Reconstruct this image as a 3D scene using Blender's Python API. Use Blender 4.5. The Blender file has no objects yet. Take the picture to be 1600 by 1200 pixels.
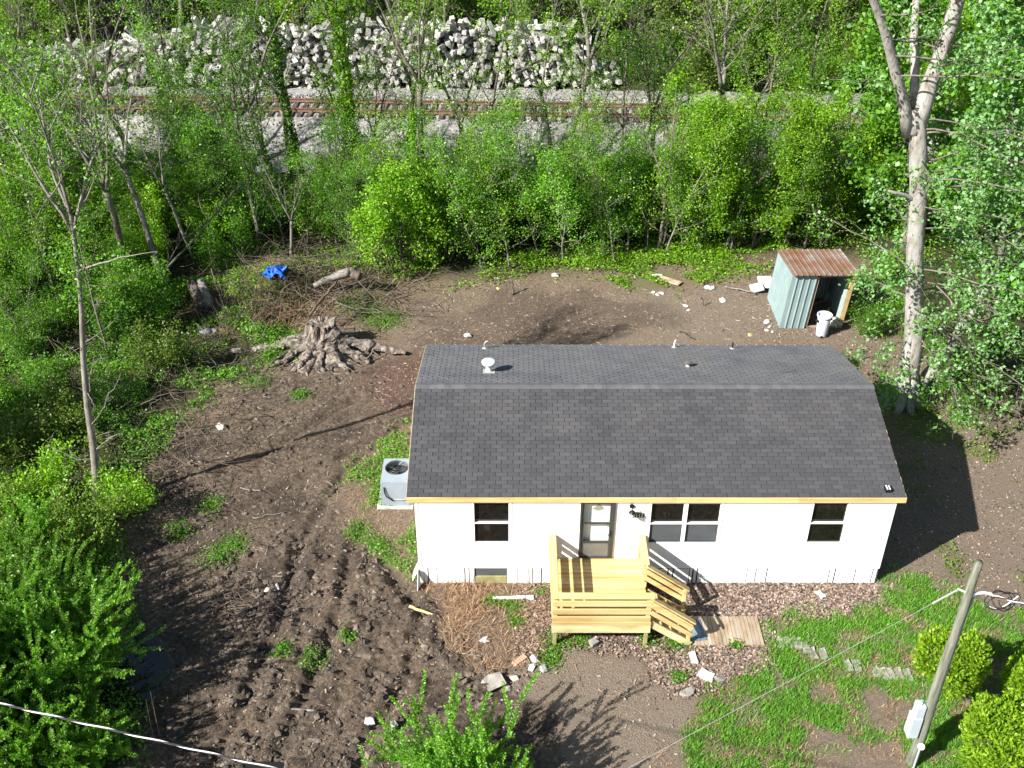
import bpy, math, random
import numpy as np
from mathutils import Vector, Matrix

R = math.radians
scene = bpy.context.scene
COL = scene.collection

# ------------------------------------------------------------------ camera
F_PX, PITCH, YAW = 1644.13, 0.5927, 0.0011
CAM = np.array([2.479, -20.4639, 20.2162])
cam_data = bpy.data.cameras.new('camera')
cam_data.sensor_width = 36.0
cam_data.lens = F_PX / 1600.0 * 36.0
cam_data.clip_start = 0.5
cam_data.clip_end = 2000.0
cam = bpy.data.objects.new('camera', cam_data)
COL.objects.link(cam)
cam.location = CAM.tolist()
cam.rotation_euler = (math.pi / 2 - PITCH, 0, YAW)
scene.camera = cam

# ------------------------------------------------------------------ light
SUN_DIR = Vector((3.40, 2.22, -3.02)).normalized()      # the way the light travels
world = bpy.data.worlds.new('World')
scene.world = world
world.use_nodes = True
wn = world.node_tree
for n in list(wn.nodes):
    wn.nodes.remove(n)
w_out = wn.nodes.new('ShaderNodeOutputWorld')
w_bg = wn.nodes.new('ShaderNodeBackground')
w_sky = wn.nodes.new('ShaderNodeTexSky')
w_sky.sky_type = 'NISHITA'
w_sky.sun_disc = False
w_sky.sun_elevation = math.asin(-SUN_DIR.z)
w_sky.sun_rotation = math.atan2(-SUN_DIR.x, -SUN_DIR.y)
w_bg.inputs['Strength'].default_value = 0.052
wn.links.new(w_sky.outputs['Color'], w_bg.inputs['Color'])
wn.links.new(w_bg.outputs['Background'], w_out.inputs['Surface'])
sun_data = bpy.data.lights.new('sun', 'SUN')
sun_data.energy = 5.0
sun_data.angle = R(0.5)
sun_data.color = (1.0, 0.955, 0.88)
sun = bpy.data.objects.new('sun', sun_data)
COL.objects.link(sun)
sun.location = (-30, -20, 40)
sun.rotation_euler = SUN_DIR.to_track_quat('-Z', 'Y').to_euler()
scene.view_settings.view_transform = 'Standard'
scene.view_settings.look = 'None'
scene.view_settings.exposure = 1.4
scene.view_settings.gamma = 1.0
scene.view_settings.use_curve_mapping = False
scene.render.engine = 'CYCLES'
scene.cycles.max_bounces = 6
scene.cycles.transparent_max_bounces = 8

# ------------------------------------------------------------------ helpers
rng = np.random.default_rng(7)
random.seed(7)


def ray(u, v):
    u -= 800.0
    v -= 600.0
    x = u / F_PX
    up = -v / F_PX
    y = math.cos(PITCH) + up * math.sin(PITCH)
    z = -math.sin(PITCH) + up * math.cos(PITCH)
    c, s = math.cos(YAW), math.sin(YAW)
    return np.array([x * c - y * s, x * s + y * c, z])


def g(u, v, z=0.0):
    """a point of the photograph -> where it stands on the level z"""
    r = ray(u, v)
    p = CAM + r * (z - CAM[2]) / r[2]
    return float(p[0]), float(p[1])


_tab = np.random.default_rng(11).random((256, 256))


def vnoise(x, y, f=1.0, seed=0):
    x = np.asarray(x, float) * f + seed * 17.31
    y = np.asarray(y, float) * f + seed * 9.77
    xi = np.floor(x).astype(int)
    yi = np.floor(y).astype(int)
    fx = x - xi
    fy = y - yi
    fx = fx * fx * (3 - 2 * fx)
    fy = fy * fy * (3 - 2 * fy)
    a = _tab[xi & 255, yi & 255]
    b = _tab[(xi + 1) & 255, yi & 255]
    c = _tab[xi & 255, (yi + 1) & 255]
    d = _tab[(xi + 1) & 255, (yi + 1) & 255]
    return (a * (1 - fx) + b * fx) * (1 - fy) + (c * (1 - fx) + d * fx) * fy


def fbm(x, y, f=1.0, o=4, seed=0):
    t = 0
    amp = 0.5
    for k in range(o):
        t = t + amp * vnoise(x, y, f * 2 ** k, seed + k * 3)
        amp *= 0.5
    return t / (1 - 0.5 ** o)


def worley(x, y, f=1.0, seed=0):
    x = np.asarray(x, float) * f
    y = np.asarray(y, float) * f
    xi = np.floor(x).astype(int)
    yi = np.floor(y).astype(int)
    d1 = np.full(x.shape, 9.0)
    for i in (-1, 0, 1):
        for j in (-1, 0, 1):
            cx = xi + i
            cy = yi + j
            px = cx + _tab[(cx + seed) & 255, (cy + 7) & 255]
            py = cy + _tab[(cx + 91) & 255, (cy + seed) & 255]
            d = np.hypot(px - x, py - y)
            d1 = np.minimum(d1, d)
    return d1


def inpoly(x, y, poly):
    x = np.asarray(x, float)
    y = np.asarray(y, float)
    ins = np.zeros(x.shape, bool)
    n = len(poly)
    for i in range(n):
        x1, y1 = poly[i]
        x2, y2 = poly[(i + 1) % n]
        if y1 == y2:
            continue
        c = ((y1 > y) != (y2 > y)) & (x < (x2 - x1) * (y - y1) / (y2 - y1) + x1)
        ins ^= c
    return ins


def smooth(a, b, x):
    t = np.clip((x - a) / (b - a), 0, 1)
    return t * t * (3 - 2 * t)


class MB:
    """collects vertices and faces of one mesh"""

    def __init__(self):
        self.v = []
        self.f = []
        self.m = []
        self.n = 0
        self.slot = 0

    def add(self, vs, fs):
        vs = np.asarray(vs, float).reshape(-1, 3)
        self.v.append(vs)
        o = self.n
        for f in fs:
            self.f.append([i + o for i in f])
            self.m.append(self.slot)
        self.n += len(vs)

    def box(self, x0, x1, y0, y1, z0, z1, rot=None, at=None):
        vs = np.array([(x, y, z) for z in (z0, z1) for y in (y0, y1) for x in (x0, x1)], float)
        if rot is not None:
            vs = vs @ np.array(rot.to_3x3()).T
        if at is not None:
            vs = vs + np.array(at)
        self.add(vs, [(0, 2, 3, 1), (4, 5, 7, 6), (0, 1, 5, 4), (2, 6, 7, 3), (0, 4, 6, 2), (1, 3, 7, 5)])

    def bar(self, a, b, w, h, up=(0, 0, 1)):
        """box beam from a to b, w across, h along up"""
        a = np.array(a, float)
        b = np.array(b, float)
        d = b - a
        L = np.linalg.norm(d)
        d /= L
        up = np.array(up, float)
        s = np.cross(d, up)
        s /= np.linalg.norm(s)
        u = np.cross(s, d)
        vs = []
        for p in (a, b):
            for i, j in ((-1, -1), (1, -1), (1, 1), (-1, 1)):
                vs.append(p + s * i * w / 2 + u * j * h / 2)
        self.add(vs, [(0, 1, 2, 3), (7, 6, 5, 4), (0, 4, 5, 1), (1, 5, 6, 2), (2, 6, 7, 3), (3, 7, 4, 0)])

    def tube(self, pts, rad, sides=6, cap=True, rough=0.0, r=None):
        pts = np.asarray(pts, float)
        n = len(pts)
        rad = np.broadcast_to(np.asarray(rad, float), (n,))
        t = np.gradient(pts, axis=0)
        t /= np.linalg.norm(t, axis=1)[:, None] + 1e-9
        ref = np.array([0.0, 0, 1]) if abs(t[:, 2]).mean() < 0.8 else np.array([1.0, 0, 0])
        s = np.cross(t, ref)
        s /= np.linalg.norm(s, axis=1)[:, None] + 1e-9
        u = np.cross(s, t)
        a = np.arange(sides) * 2 * math.pi / sides
        rr = rad[:, None] * np.ones((1, sides))
        if rough:
            rr = rr * (1 + rough * ((r or rng).random((n, sides)) - 0.5))
        vs = pts[:, None, :] + rr[:, :, None] * (np.cos(a)[None, :, None] * s[:, None, :] + np.sin(a)[None, :, None] * u[:, None, :])
        fs = []
        for i in range(n - 1):
            for j in range(sides):
                k = (j + 1) % sides
                fs.append((i * sides + j, i * sides + k, (i + 1) * sides + k, (i + 1) * sides + j))
        if cap:
            fs.append(tuple(range(sides - 1, -1, -1)))
            fs.append(tuple((n - 1) * sides + j for j in range(sides)))
        self.add(vs.reshape(-1, 3), fs)

    def lathe(self, prof, sides=16, at=(0, 0, 0)):
        """prof: (radius, z) pairs from bottom to top"""
        vs = []
        for r_, z in prof:
            for j in range(sides):
                a = j * 2 * math.pi / sides
                vs.append((at[0] + r_ * math.cos(a), at[1] + r_ * math.sin(a), at[2] + z))
        fs = []
        for i in range(len(prof) - 1):
            for j in range(sides):
                k = (j + 1) % sides
                fs.append((i * sides + j, i * sides + k, (i + 1) * sides + k, (i + 1) * sides + j))
        fs.append(tuple(range(sides - 1, -1, -1)))
        fs.append(tuple((len(prof) - 1) * sides + j for j in range(sides)))
        self.add(vs, fs)

    def rock(self, c, s, r, flat=0.7):
        """an uneven lump"""
        vs = np.array(ICO_V) * (1 + (r.random((12, 1)) - 0.5) * 0.9)
        vs = vs * np.array([s * (0.7 + 0.6 * r.random()), s * (0.7 + 0.6 * r.random()), s * flat])
        a = r.random() * 6.28
        ca, sa = math.cos(a), math.sin(a)
        vs = vs @ np.array([[ca, sa, 0], [-sa, ca, 0], [0, 0, 1]])
        self.add(vs + np.array(c), ICO_F)

    def mesh(self, name, mats, smooth_=False):
        me = bpy.data.meshes.new(name)
        V = np.concatenate(self.v) if self.v else np.zeros((0, 3))
        me.from_pydata(V.tolist(), [], self.f)
        if not isinstance(mats, (list, tuple)):
            mats = [mats]
        for m in mats:
            me.materials.append(m)
        if len(mats) > 1:
            me.polygons.foreach_set('material_index', self.m)
        if smooth_:
            me.polygons.foreach_set('use_smooth', [True] * len(me.polygons))
        me.update()
        return me

    def build(self, name, mats, parent=None, smooth_=False, loc=None, bevel=0.0):
        o = link(name, self.mesh(name, mats, smooth_), parent, loc)
        if bevel:
            b = o.modifiers.new('bevel', 'BEVEL')
            b.width = bevel
            b.segments = 1
        return o


_p = (1 + 5 ** 0.5) / 2
ICO_V = [(a / 1.9, b / 1.9, c / 1.9) for a, b, c in
         [(-1, _p, 0), (1, _p, 0), (-1, -_p, 0), (1, -_p, 0), (0, -1, _p), (0, 1, _p), (0, -1, -_p), (0, 1, -_p),
          (_p, 0, -1), (_p, 0, 1), (-_p, 0, -1), (-_p, 0, 1)]]
ICO_F = [(0, 11, 5), (0, 5, 1), (0, 1, 7), (0, 7, 10), (0, 10, 11), (1, 5, 9), (5, 11, 4), (11, 10, 2), (10, 7, 6), (7, 1, 8),
         (3, 9, 4), (3, 4, 2), (3, 2, 6), (3, 6, 8), (3, 8, 9), (4, 9, 5), (2, 4, 11), (6, 2, 10), (8, 6, 7), (9, 8, 1)]


def link(name, data, parent=None, loc=None):
    o = bpy.data.objects.new(name, data)
    COL.objects.link(o)
    if parent is not None:
        o.parent = parent
    if loc is not None:
        o.location = loc
    return o


def quads_mesh(name, P, mat, smooth_=False):
    """P: (n, 4, 3) corners of n loose quads -> mesh, built fast"""
    n = len(P)
    me = bpy.data.meshes.new(name)
    me.vertices.add(n * 4)
    me.vertices.foreach_set('co', P.reshape(-1).astype(np.float32))
    me.loops.add(n * 4)
    me.loops.foreach_set('vertex_index', np.arange(n * 4, dtype=np.int32))
    me.polygons.add(n)
    me.polygons.foreach_set('loop_start', np.arange(0, n * 4, 4, dtype=np.int32))
    me.materials.append(mat)
    me.update(calc_edges=True)
    return me


def leaves(C, size, r, up=0.6, aspect=0.55):
    """leaf-shaped quads round the points C"""
    n = len(C)
    nrm = r.normal(size=(n, 3))
    nrm[:, 2] += up * 2
    nrm /= np.linalg.norm(nrm, axis=1)[:, None]
    t = r.normal(size=(n, 3))
    t -= nrm * (t * nrm).sum(1)[:, None]
    t /= np.linalg.norm(t, axis=1)[:, None]
    b = np.cross(nrm, t)
    s = size * (0.6 + 0.8 * r.random((n, 1)))
    fold = nrm * s * 0.12
    return np.stack([C - t * s * 0.5, C + b * s * aspect * 0.5 + fold - t * s * 0.05, C + t * s * 0.5, C - b * s * aspect * 0.5 + fold - t * s * 0.05], 1)


def tag(o, label=None, cat=None, group=None, kind=None):
    if label:
        o['label'] = label
    if cat:
        o['category'] = cat
    if group:
        o['group'] = group
    if kind:
        o['kind'] = kind
    return o


def empty(name, loc=(0, 0, 0), rz=0.0, label=None, cat=None, group=None):
    o = bpy.data.objects.new(name, None)
    o.empty_display_size = 0.2
    COL.objects.link(o)
    o.location = loc
    o.rotation_euler = (0, 0, rz)
    return tag(o, label, cat, group)


def copy_tree(o, parent=None):
    c = o.copy()
    COL.objects.link(c)
    if parent is not None:
        c.parent = parent
    for ch in KIDS.get(o.name, []):
        k = ch.copy()
        COL.objects.link(k)
        k.parent = c
    return c


KIDS = {}


# ------------------------------------------------------------------ materials
def mat(name, cols, scale=4.0, rough=0.8, bump=0.0, bscale=None, metal=0.0, detail=5.0, spec=0.3, island=0.0, objvar=0.0,
        stretch=(1, 1, 1), coords='Object'):
    """noise-mottled material; cols is one colour or a list spread along the noise"""
    m = bpy.data.materials.new(name)
    m.use_nodes = True
    nt = m.node_tree
    b = nt.nodes['Principled BSDF']
    b.inputs['Roughness'].default_value = rough
    b.inputs['Metallic'].default_value = metal
    b.inputs['Specular IOR Level'].default_value = spec
    if not isinstance(cols[0], (list, tuple)):
        cols = [cols]
    tc = nt.nodes.new('ShaderNodeTexCoord')
    mp = nt.nodes.new('ShaderNodeMapping')
    mp.inputs['Scale'].default_value = stretch
    nt.links.new(tc.outputs[coords], mp.inputs['Vector'])
    nz = nt.nodes.new('ShaderNodeTexNoise')
    nz.inputs['Scale'].default_value = scale
    nz.inputs['Detail'].default_value = detail
    nz.inputs['Roughness'].default_value = 0.65
    nt.links.new(mp.outputs['Vector'], nz.inputs['Vector'])
    rp = nt.nodes.new('ShaderNodeValToRGB')
    el = rp.color_ramp.elements
    while len(el) < max(2, len(cols)):
        el.new(0.5)
    k = max(2, len(cols))
    for i in range(k):
        el[i].position = 0.32 + 0.36 * i / (k - 1)
        c = cols[min(i, len(cols) - 1)]
        el[i].color = (c[0], c[1], c[2], 1)
    nt.links.new(nz.outputs['Fac'], rp.inputs['Fac'])
    out = rp.outputs['Color']
    if island or objvar:
        val = None
        if island:
            ge = nt.nodes.new('ShaderNodeNewGeometry')
            val = ge.outputs['Random Per Island']
        if objvar:
            oi = nt.nodes.new('ShaderNodeObjectInfo')
            if val is None:
                val = oi.outputs['Random']
            else:
                ad = nt.nodes.new('ShaderNodeMath')
                ad.operation = 'ADD'
                nt.links.new(val, ad.inputs[0])
                nt.links.new(oi.outputs['Random'], ad.inputs[1])
                fr = nt.nodes.new('ShaderNodeMath')
                fr.operation = 'FRACT'
                nt.links.new(ad.outputs[0], fr.inputs[0])
                val = fr.outputs[0]
        mr = nt.nodes.new('ShaderNodeMapRange')
        a = max(island, objvar)
        mr.inputs['To Min'].default_value = 1 - a
        mr.inputs['To Max'].default_value = 1 + a
        nt.links.new(val, mr.inputs['Value'])
        hs = nt.nodes.new('ShaderNodeHueSaturation')
        nt.links.new(out, hs.inputs['Color'])
        nt.links.new(mr.outputs[0], hs.inputs['Value'])
        out = hs.outputs['Color']
    nt.links.new(out, b.inputs['Base Color'])
    if bump:
        n2 = nt.nodes.new('ShaderNodeTexNoise')
        n2.inputs['Scale'].default_value = bscale or scale * 4
        n2.inputs['Detail'].default_value = 6
        nt.links.new(mp.outputs['Vector'], n2.inputs['Vector'])
        bp = nt.nodes.new('ShaderNodeBump')
        bp.inputs['Strength'].default_value = min(1.0, bump)
        bp.inputs['Distance'].default_value = 0.02
        nt.links.new(n2.outputs['Fac'], bp.inputs['Height'])
        nt.links.new(bp.outputs['Normal'], b.inputs['Normal'])
    return m


def leaf_mat(name, c0, c1, trans=0.4, under=None, gloss=0.025):
    """leaf: diffuse + light shining through, a colour of its own for each leaf"""
    m = bpy.data.materials.new(name)
    m.use_nodes = True
    nt = m.node_tree
    for n in list(nt.nodes):
        nt.nodes.remove(n)
    o = nt.nodes.new('ShaderNodeOutputMaterial')
    ge = nt.nodes.new('ShaderNodeNewGeometry')
    mx = nt.nodes.new('ShaderNodeMix')
    mx.data_type = 'RGBA'
    mx.inputs[6].default_value = (*c0, 1)
    mx.inputs[7].default_value = (*c1, 1)
    nt.links.new(ge.outputs['Random Per Island'], mx.inputs[0])
    col = mx.outputs[2]
    oi = nt.nodes.new('ShaderNodeObjectInfo')
    mr = nt.nodes.new('ShaderNodeMapRange')
    mr.inputs['To Min'].default_value = 0.75
    mr.inputs['To Max'].default_value = 1.25
    nt.links.new(oi.outputs['Random'], mr.inputs['Value'])
    hs = nt.nodes.new('ShaderNodeHueSaturation')
    nt.links.new(mr.outputs[0], hs.inputs['Value'])
    nt.links.new(col, hs.inputs['Color'])
    col = hs.outputs['Color']
    if under is not None:
        m2 = nt.nodes.new('ShaderNodeMix')
        m2.data_type = 'RGBA'
        nt.links.new(ge.outputs['Backfacing'], m2.inputs[0])
        nt.links.new(col, m2.inputs[6])
        m2.inputs[7].default_value = (*under, 1)
        col = m2.outputs[2]
    d = nt.nodes.new('ShaderNodeBsdfDiffuse')
    t = nt.nodes.new('ShaderNodeBsdfTranslucent')
    gl = nt.nodes.new('ShaderNodeBsdfGlossy')
    gl.inputs['Roughness'].default_value = 0.45
    nt.links.new(col, d.inputs['Color'])
    ty = nt.nodes.new('ShaderNodeMix')
    ty.data_type = 'RGBA'
    ty.blend_type = 'MULTIPLY'
    ty.inputs[0].default_value = 1.0
    ty.inputs[7].default_value = (1.05, 1.2, 0.45, 1)
    nt.links.new(col, ty.inputs[6])
    nt.links.new(ty.outputs[2], t.inputs['Color'])
    s1 = nt.nodes.new('ShaderNodeMixShader')
    s1.inputs[0].default_value = trans
    nt.links.new(d.outputs[0], s1.inputs[1])
    nt.links.new(t.outputs[0], s1.inputs[2])
    s2 = nt.nodes.new('ShaderNodeMixShader')
    s2.inputs[0].default_value = gloss
    nt.links.new(s1.outputs[0], s2.inputs[1])
    nt.links.new(gl.outputs[0], s2.inputs[2])
    nt.links.new(s2.outputs[0], o.inputs['Surface'])
    return m


M = {}
M['leaf_bright'] = leaf_mat('leaf_bright', (0.095, 0.235, 0.012), (0.265, 0.460, 0.024), 0.5)
M['leaf_mid'] = leaf_mat('leaf_mid', (0.060, 0.175, 0.014), (0.175, 0.370, 0.030), 0.48)
M['leaf_dark'] = leaf_mat('leaf_dark', (0.045, 0.130, 0.014), (0.110, 0.240, 0.026), 0.4)
M['leaf_maple'] = leaf_mat('leaf_maple', (0.070, 0.215, 0.012), (0.170, 0.400, 0.022), 0.45, under=(0.20, 0.38, 0.14))
M['leaf_cedar'] = leaf_mat('leaf_cedar', (0.110, 0.215, 0.012), (0.270, 0.420, 0.024), 0.38)
M['leaf_fresh'] = leaf_mat('leaf_fresh', (0.085, 0.230, 0.016), (0.220, 0.460, 0.036), 0.5)
M['leaf_olive'] = leaf_mat('leaf_olive', (0.085, 0.150, 0.018), (0.190, 0.285, 0.040), 0.45)
M['grass'] = leaf_mat('grass_blade', (0.075, 0.220, 0.018), (0.200, 0.420, 0.050), 0.42)
M['straw'] = mat('straw', [(0.20, 0.11, 0.062), (0.36, 0.25, 0.15)], 6, 0.9, island=0.55)
M['litter'] = mat('dead_leaf', [(0.080, 0.056, 0.043), (0.20, 0.145, 0.112), (0.34, 0.285, 0.245)], 14, 0.85, island=0.65)
M['bark_pale'] = mat('bark_pale', [(0.070, 0.062, 0.053), (0.165, 0.150, 0.130), (0.25, 0.235, 0.21)], 5.5, 0.9, 0.6, 22, stretch=(1, 1, 0.35))
M['bark_grey'] = mat('bark_grey', [(0.06, 0.05, 0.042), (0.13, 0.112, 0.094), (0.20, 0.18, 0.155)], 4, 0.9, 0.6, 22, stretch=(1, 1, 0.35))
M['bark_dark'] = mat('bark_dark', [(0.05, 0.042, 0.034), (0.12, 0.10, 0.08)], 4, 0.9, 0.6, 22, stretch=(1, 1, 0.35))
M['bark_maple'] = mat('bark_maple', [(0.075, 0.065, 0.055), (0.20, 0.18, 0.155), (0.25, 0.24, 0.225), (0.31, 0.30, 0.285), (0.12, 0.105, 0.09)], 5.5, 0.92, 1.0, 12, stretch=(1, 1, 0.3))
M['dead_wood'] = mat('dead_wood', [(0.055, 0.042, 0.032), (0.15, 0.122, 0.098)], 5, 0.9, 0.4, 30, island=0.5)
M['stump'] = mat('stump_wood', [(0.018, 0.014, 0.011), (0.085, 0.069, 0.057), (0.19, 0.162, 0.138), (0.29, 0.255, 0.222)], 3.5, 0.95, 1.0, 16, stretch=(2.2, 2.2, 0.6))
M['mud'] = mat('mud', [(0.018, 0.014, 0.011), (0.080, 0.063, 0.050), (0.180, 0.146, 0.117)], 1.6, 0.85, 0.8, 26, island=0.25)
M['stone'] = mat('pale_stone', [(0.26, 0.24, 0.21), (0.42, 0.40, 0.36)], 7, 0.9, 0.4, 30)
M['concrete'] = mat('grey_concrete', [(0.17, 0.16, 0.14), (0.29, 0.275, 0.25)], 7, 0.9, 0.4, 30, objvar=0.15)
M['ballast'] = mat('ballast', [(0.115, 0.11, 0.106), (0.225, 0.217, 0.21), (0.33, 0.32, 0.31)], 5, 0.95, 1.0, 14, island=0.45)
M['rust'] = mat('rusty_steel', [(0.10, 0.055, 0.04), (0.20, 0.115, 0.085)], 5, 0.75, 0.2, 30)
M['tie_dark'] = mat('creosote_wood', [(0.045, 0.034, 0.03), (0.12, 0.09, 0.075)], 4, 0.85, 0.4, 20, objvar=0.3)
M['tie_pale'] = mat('weathered_tie', [(0.16, 0.152, 0.145), (0.31, 0.30, 0.29), (0.42, 0.41, 0.40)], 2.5, 0.9, 0.4, 18, objvar=0.38, island=0.38)
M['shingle'] = mat('asphalt_shingle', [(0.054, 0.0545, 0.060), (0.066, 0.0665, 0.072), (0.078, 0.076, 0.078)], 0.9, 0.9, 0.7, 260, island=0.15, objvar=0.15, coords='Object')
M['roof_deck'] = mat('roof_felt', (0.014, 0.013, 0.014), rough=0.95)
M['siding'] = mat('white_siding', [(0.80, 0.80, 0.79), (0.84, 0.84, 0.83)], 1.5, 0.5)
M['trim'] = mat('white_trim', (0.78, 0.78, 0.76), rough=0.5)
M['skirting'] = mat('white_skirting', [(0.70, 0.70, 0.68), (0.80, 0.80, 0.78)], 2, 0.5)
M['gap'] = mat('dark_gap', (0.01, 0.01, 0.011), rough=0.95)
M['pine'] = mat('new_pine', [(0.36, 0.235, 0.085), (0.54, 0.40, 0.175), (0.62, 0.49, 0.25)], 3.0, 0.7, 0.15, 40, stretch=(0.12, 1.6, 1.6), objvar=0.15)
M['pine_y'] = mat('new_pine_across', [(0.36, 0.235, 0.085), (0.54, 0.40, 0.175), (0.62, 0.49, 0.25)], 3.0, 0.7, 0.15, 40, stretch=(1.6, 0.12, 1.6), objvar=0.15)
M['pine_green'] = mat('treated_pine', [(0.32, 0.29, 0.13), (0.48, 0.45, 0.25), (0.56, 0.52, 0.32)], 3.0, 0.75, 0.15, 40, stretch=(0.25, 1, 1), objvar=0.06)
for nm_ in ('pine', 'pine_y', 'pine_green'):
    nt_ = M[nm_].node_tree
    b_ = nt_.nodes['Principled BSDF']
    src = b_.inputs['Base Color'].links[0].from_socket
    tc_ = nt_.nodes.new('ShaderNodeTexCoord')
    mp_ = nt_.nodes.new('ShaderNodeMapping')
    mp_.inputs['Scale'].default_value = (2.6, 5.5, 5.5) if nm_ != 'pine_y' else (5.5, 2.6, 5.5)
    nt_.links.new(tc_.outputs['Object'], mp_.inputs['Vector'])
    vo_ = nt_.nodes.new('ShaderNodeTexVoronoi')
    nt_.links.new(mp_.outputs['Vector'], vo_.inputs['Vector'])
    mr_ = nt_.nodes.new('ShaderNodeMapRange')
    mr_.inputs['From Min'].default_value = 0.05
    mr_.inputs['From Max'].default_value = 0.12
    mr_.inputs['To Min'].default_value = 1.0
    mr_.inputs['To Max'].default_value = 0.0
    nt_.links.new(vo_.outputs['Distance'], mr_.inputs['Value'])
    mx_ = nt_.nodes.new('ShaderNodeMix')
    mx_.data_type = 'RGBA'
    nt_.links.new(mr_.outputs[0], mx_.inputs[0])
    nt_.links.new(src, mx_.inputs[6])
    mx_.inputs[7].default_value = (0.20, 0.105, 0.04, 1)
    nt_.links.new(mx_.outputs[2], b_.inputs['Base Color'])
M['pine_post'] = mat('treated_post', [(0.20, 0.19, 0.08), (0.34, 0.30, 0.15)], 4.0, 0.8, 0.15, 40)
M['grey_board'] = mat('weathered_board', [(0.17, 0.125, 0.08), (0.30, 0.235, 0.16), (0.36, 0.31, 0.25)], 2.5, 0.9, 0.3, 30, stretch=(2.0, 0.5, 1), objvar=0.2)
M['alu_dark'] = mat('dark_aluminium', [(0.055, 0.06, 0.06), (0.085, 0.09, 0.09)], 3, 0.4, metal=0.5)
M['kick'] = mat('grey_kick_panel', [(0.14, 0.145, 0.14), (0.22, 0.225, 0.22)], 2, 0.45, metal=0.4)
M['black'] = mat('black_metal', (0.012, 0.012, 0.013), rough=0.4)
M['white_paint'] = mat('white_paint', (0.80, 0.80, 0.79), rough=0.45)
M['jar'] = mat('frosted_jar', [(0.38, 0.39, 0.38), (0.50, 0.51, 0.50)], 5, 0.3)
M['pane'] = mat('window_glass', [(0.004, 0.0045, 0.004), (0.012, 0.0105, 0.009)], 9, 0.05, spec=0.35)
M['screen'] = mat('insect_screen', [(0.060, 0.066, 0.075), (0.085, 0.092, 0.10)], 2, 0.5)
M['beige'] = mat('beige_glass', (0.38, 0.33, 0.24), rough=0.3)
M['ac'] = mat('ac_cabinet', [(0.20, 0.235, 0.275), (0.245, 0.28, 0.32)], 2.5, 0.45)
M['ac_pad'] = mat('ac_pad', [(0.42, 0.38, 0.36), (0.60, 0.57, 0.54)], 5, 0.9, 0.3)
M['vent'] = mat('galvanised_vent', [(0.62, 0.68, 0.72), (0.72, 0.77, 0.80)], 6, 0.35, metal=0.2)
M['lead'] = mat('vent_flashing', [(0.26, 0.24, 0.22), (0.42, 0.40, 0.37)], 8, 0.7)
M['can'] = mat('white_plastic', [(0.46, 0.50, 0.64), (0.54, 0.58, 0.70)], 3, 0.45)
M['pole'] = mat('treated_pole', [(0.060, 0.064, 0.048), (0.135, 0.145, 0.112), (0.200, 0.205, 0.170)], 5.5, 0.9, 0.5, 18, stretch=(2.5, 2.5, 0.25))
M['meter'] = mat('meter_grey', [(0.34, 0.40, 0.45), (0.40, 0.46, 0.51)], 3, 0.5, metal=0.1)
M['cable_white'] = mat('pale_cable', (0.60, 0.60, 0.62), rough=0.5)
M['cable_grey'] = mat('grey_wire', (0.30, 0.30, 0.30), rough=0.5)
M['cable_black'] = mat('black_cable', (0.012, 0.012, 0.014), rough=0.5)
M['tarp'] = mat('blue_tarp', [(0.010, 0.07, 0.40), (0.03, 0.16, 0.62)], 6, 0.4)
M['mat_blue'] = mat('doormat', [(0.070, 0.115, 0.165), (0.115, 0.17, 0.23)], 8, 0.95)
M['mat_in'] = mat('doormat_panel', [(0.13, 0.19, 0.245), (0.19, 0.25, 0.30)], 8, 0.95)
M['brick'] = mat('buff_brick', [(0.36, 0.24, 0.16), (0.48, 0.34, 0.24)], 8, 0.9, 0.3)
M['steel_teal'] = mat('teal_sheet', [(0.205, 0.285, 0.295), (0.265, 0.35, 0.355)], 1.6, 0.45, metal=0.25, objvar=0.06)
M['white_junk'] = mat('white_junk', [(0.36, 0.345, 0.33), (0.58, 0.57, 0.55)], 6, 0.8)
M['water'] = mat('muddy_water', [(0.012, 0.013, 0.013), (0.020, 0.018, 0.014)], 1.2, 0.06, spec=0.5)


def rust_roof():
    m = mat('rusted_sheet_roof', [(0.30, 0.33, 0.345), (0.19, 0.145, 0.12), (0.17, 0.092, 0.060), (0.125, 0.062, 0.040)], 1.0, 0.7, objvar=0.08, detail=9)
    return m


M['rust_roof'] = rust_roof()


def glass():
    m = bpy.data.materials.new('clear_glass')
    m.use_nodes = True
    nt = m.node_tree
    for n in list(nt.nodes):
        nt.nodes.remove(n)
    o = nt.nodes.new('ShaderNodeOutputMaterial')
    a = nt.nodes.new('ShaderNodeBsdfTransparent')
    a.inputs['Color'].default_value = (0.93, 0.96, 0.97, 1)
    b = nt.nodes.new('ShaderNodeBsdfGlossy')
    b.inputs['Roughness'].default_value = 0.02
    s = nt.nodes.new('ShaderNodeMixShader')
    s.inputs[0].default_value = 0.05
    nt.links.new(a.outputs[0], s.inputs[1])
    nt.links.new(b.outputs[0], s.inputs[2])
    nt.links.new(s.outputs[0], o.inputs['Surface'])
    return m


M['glass'] = glass()

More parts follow.
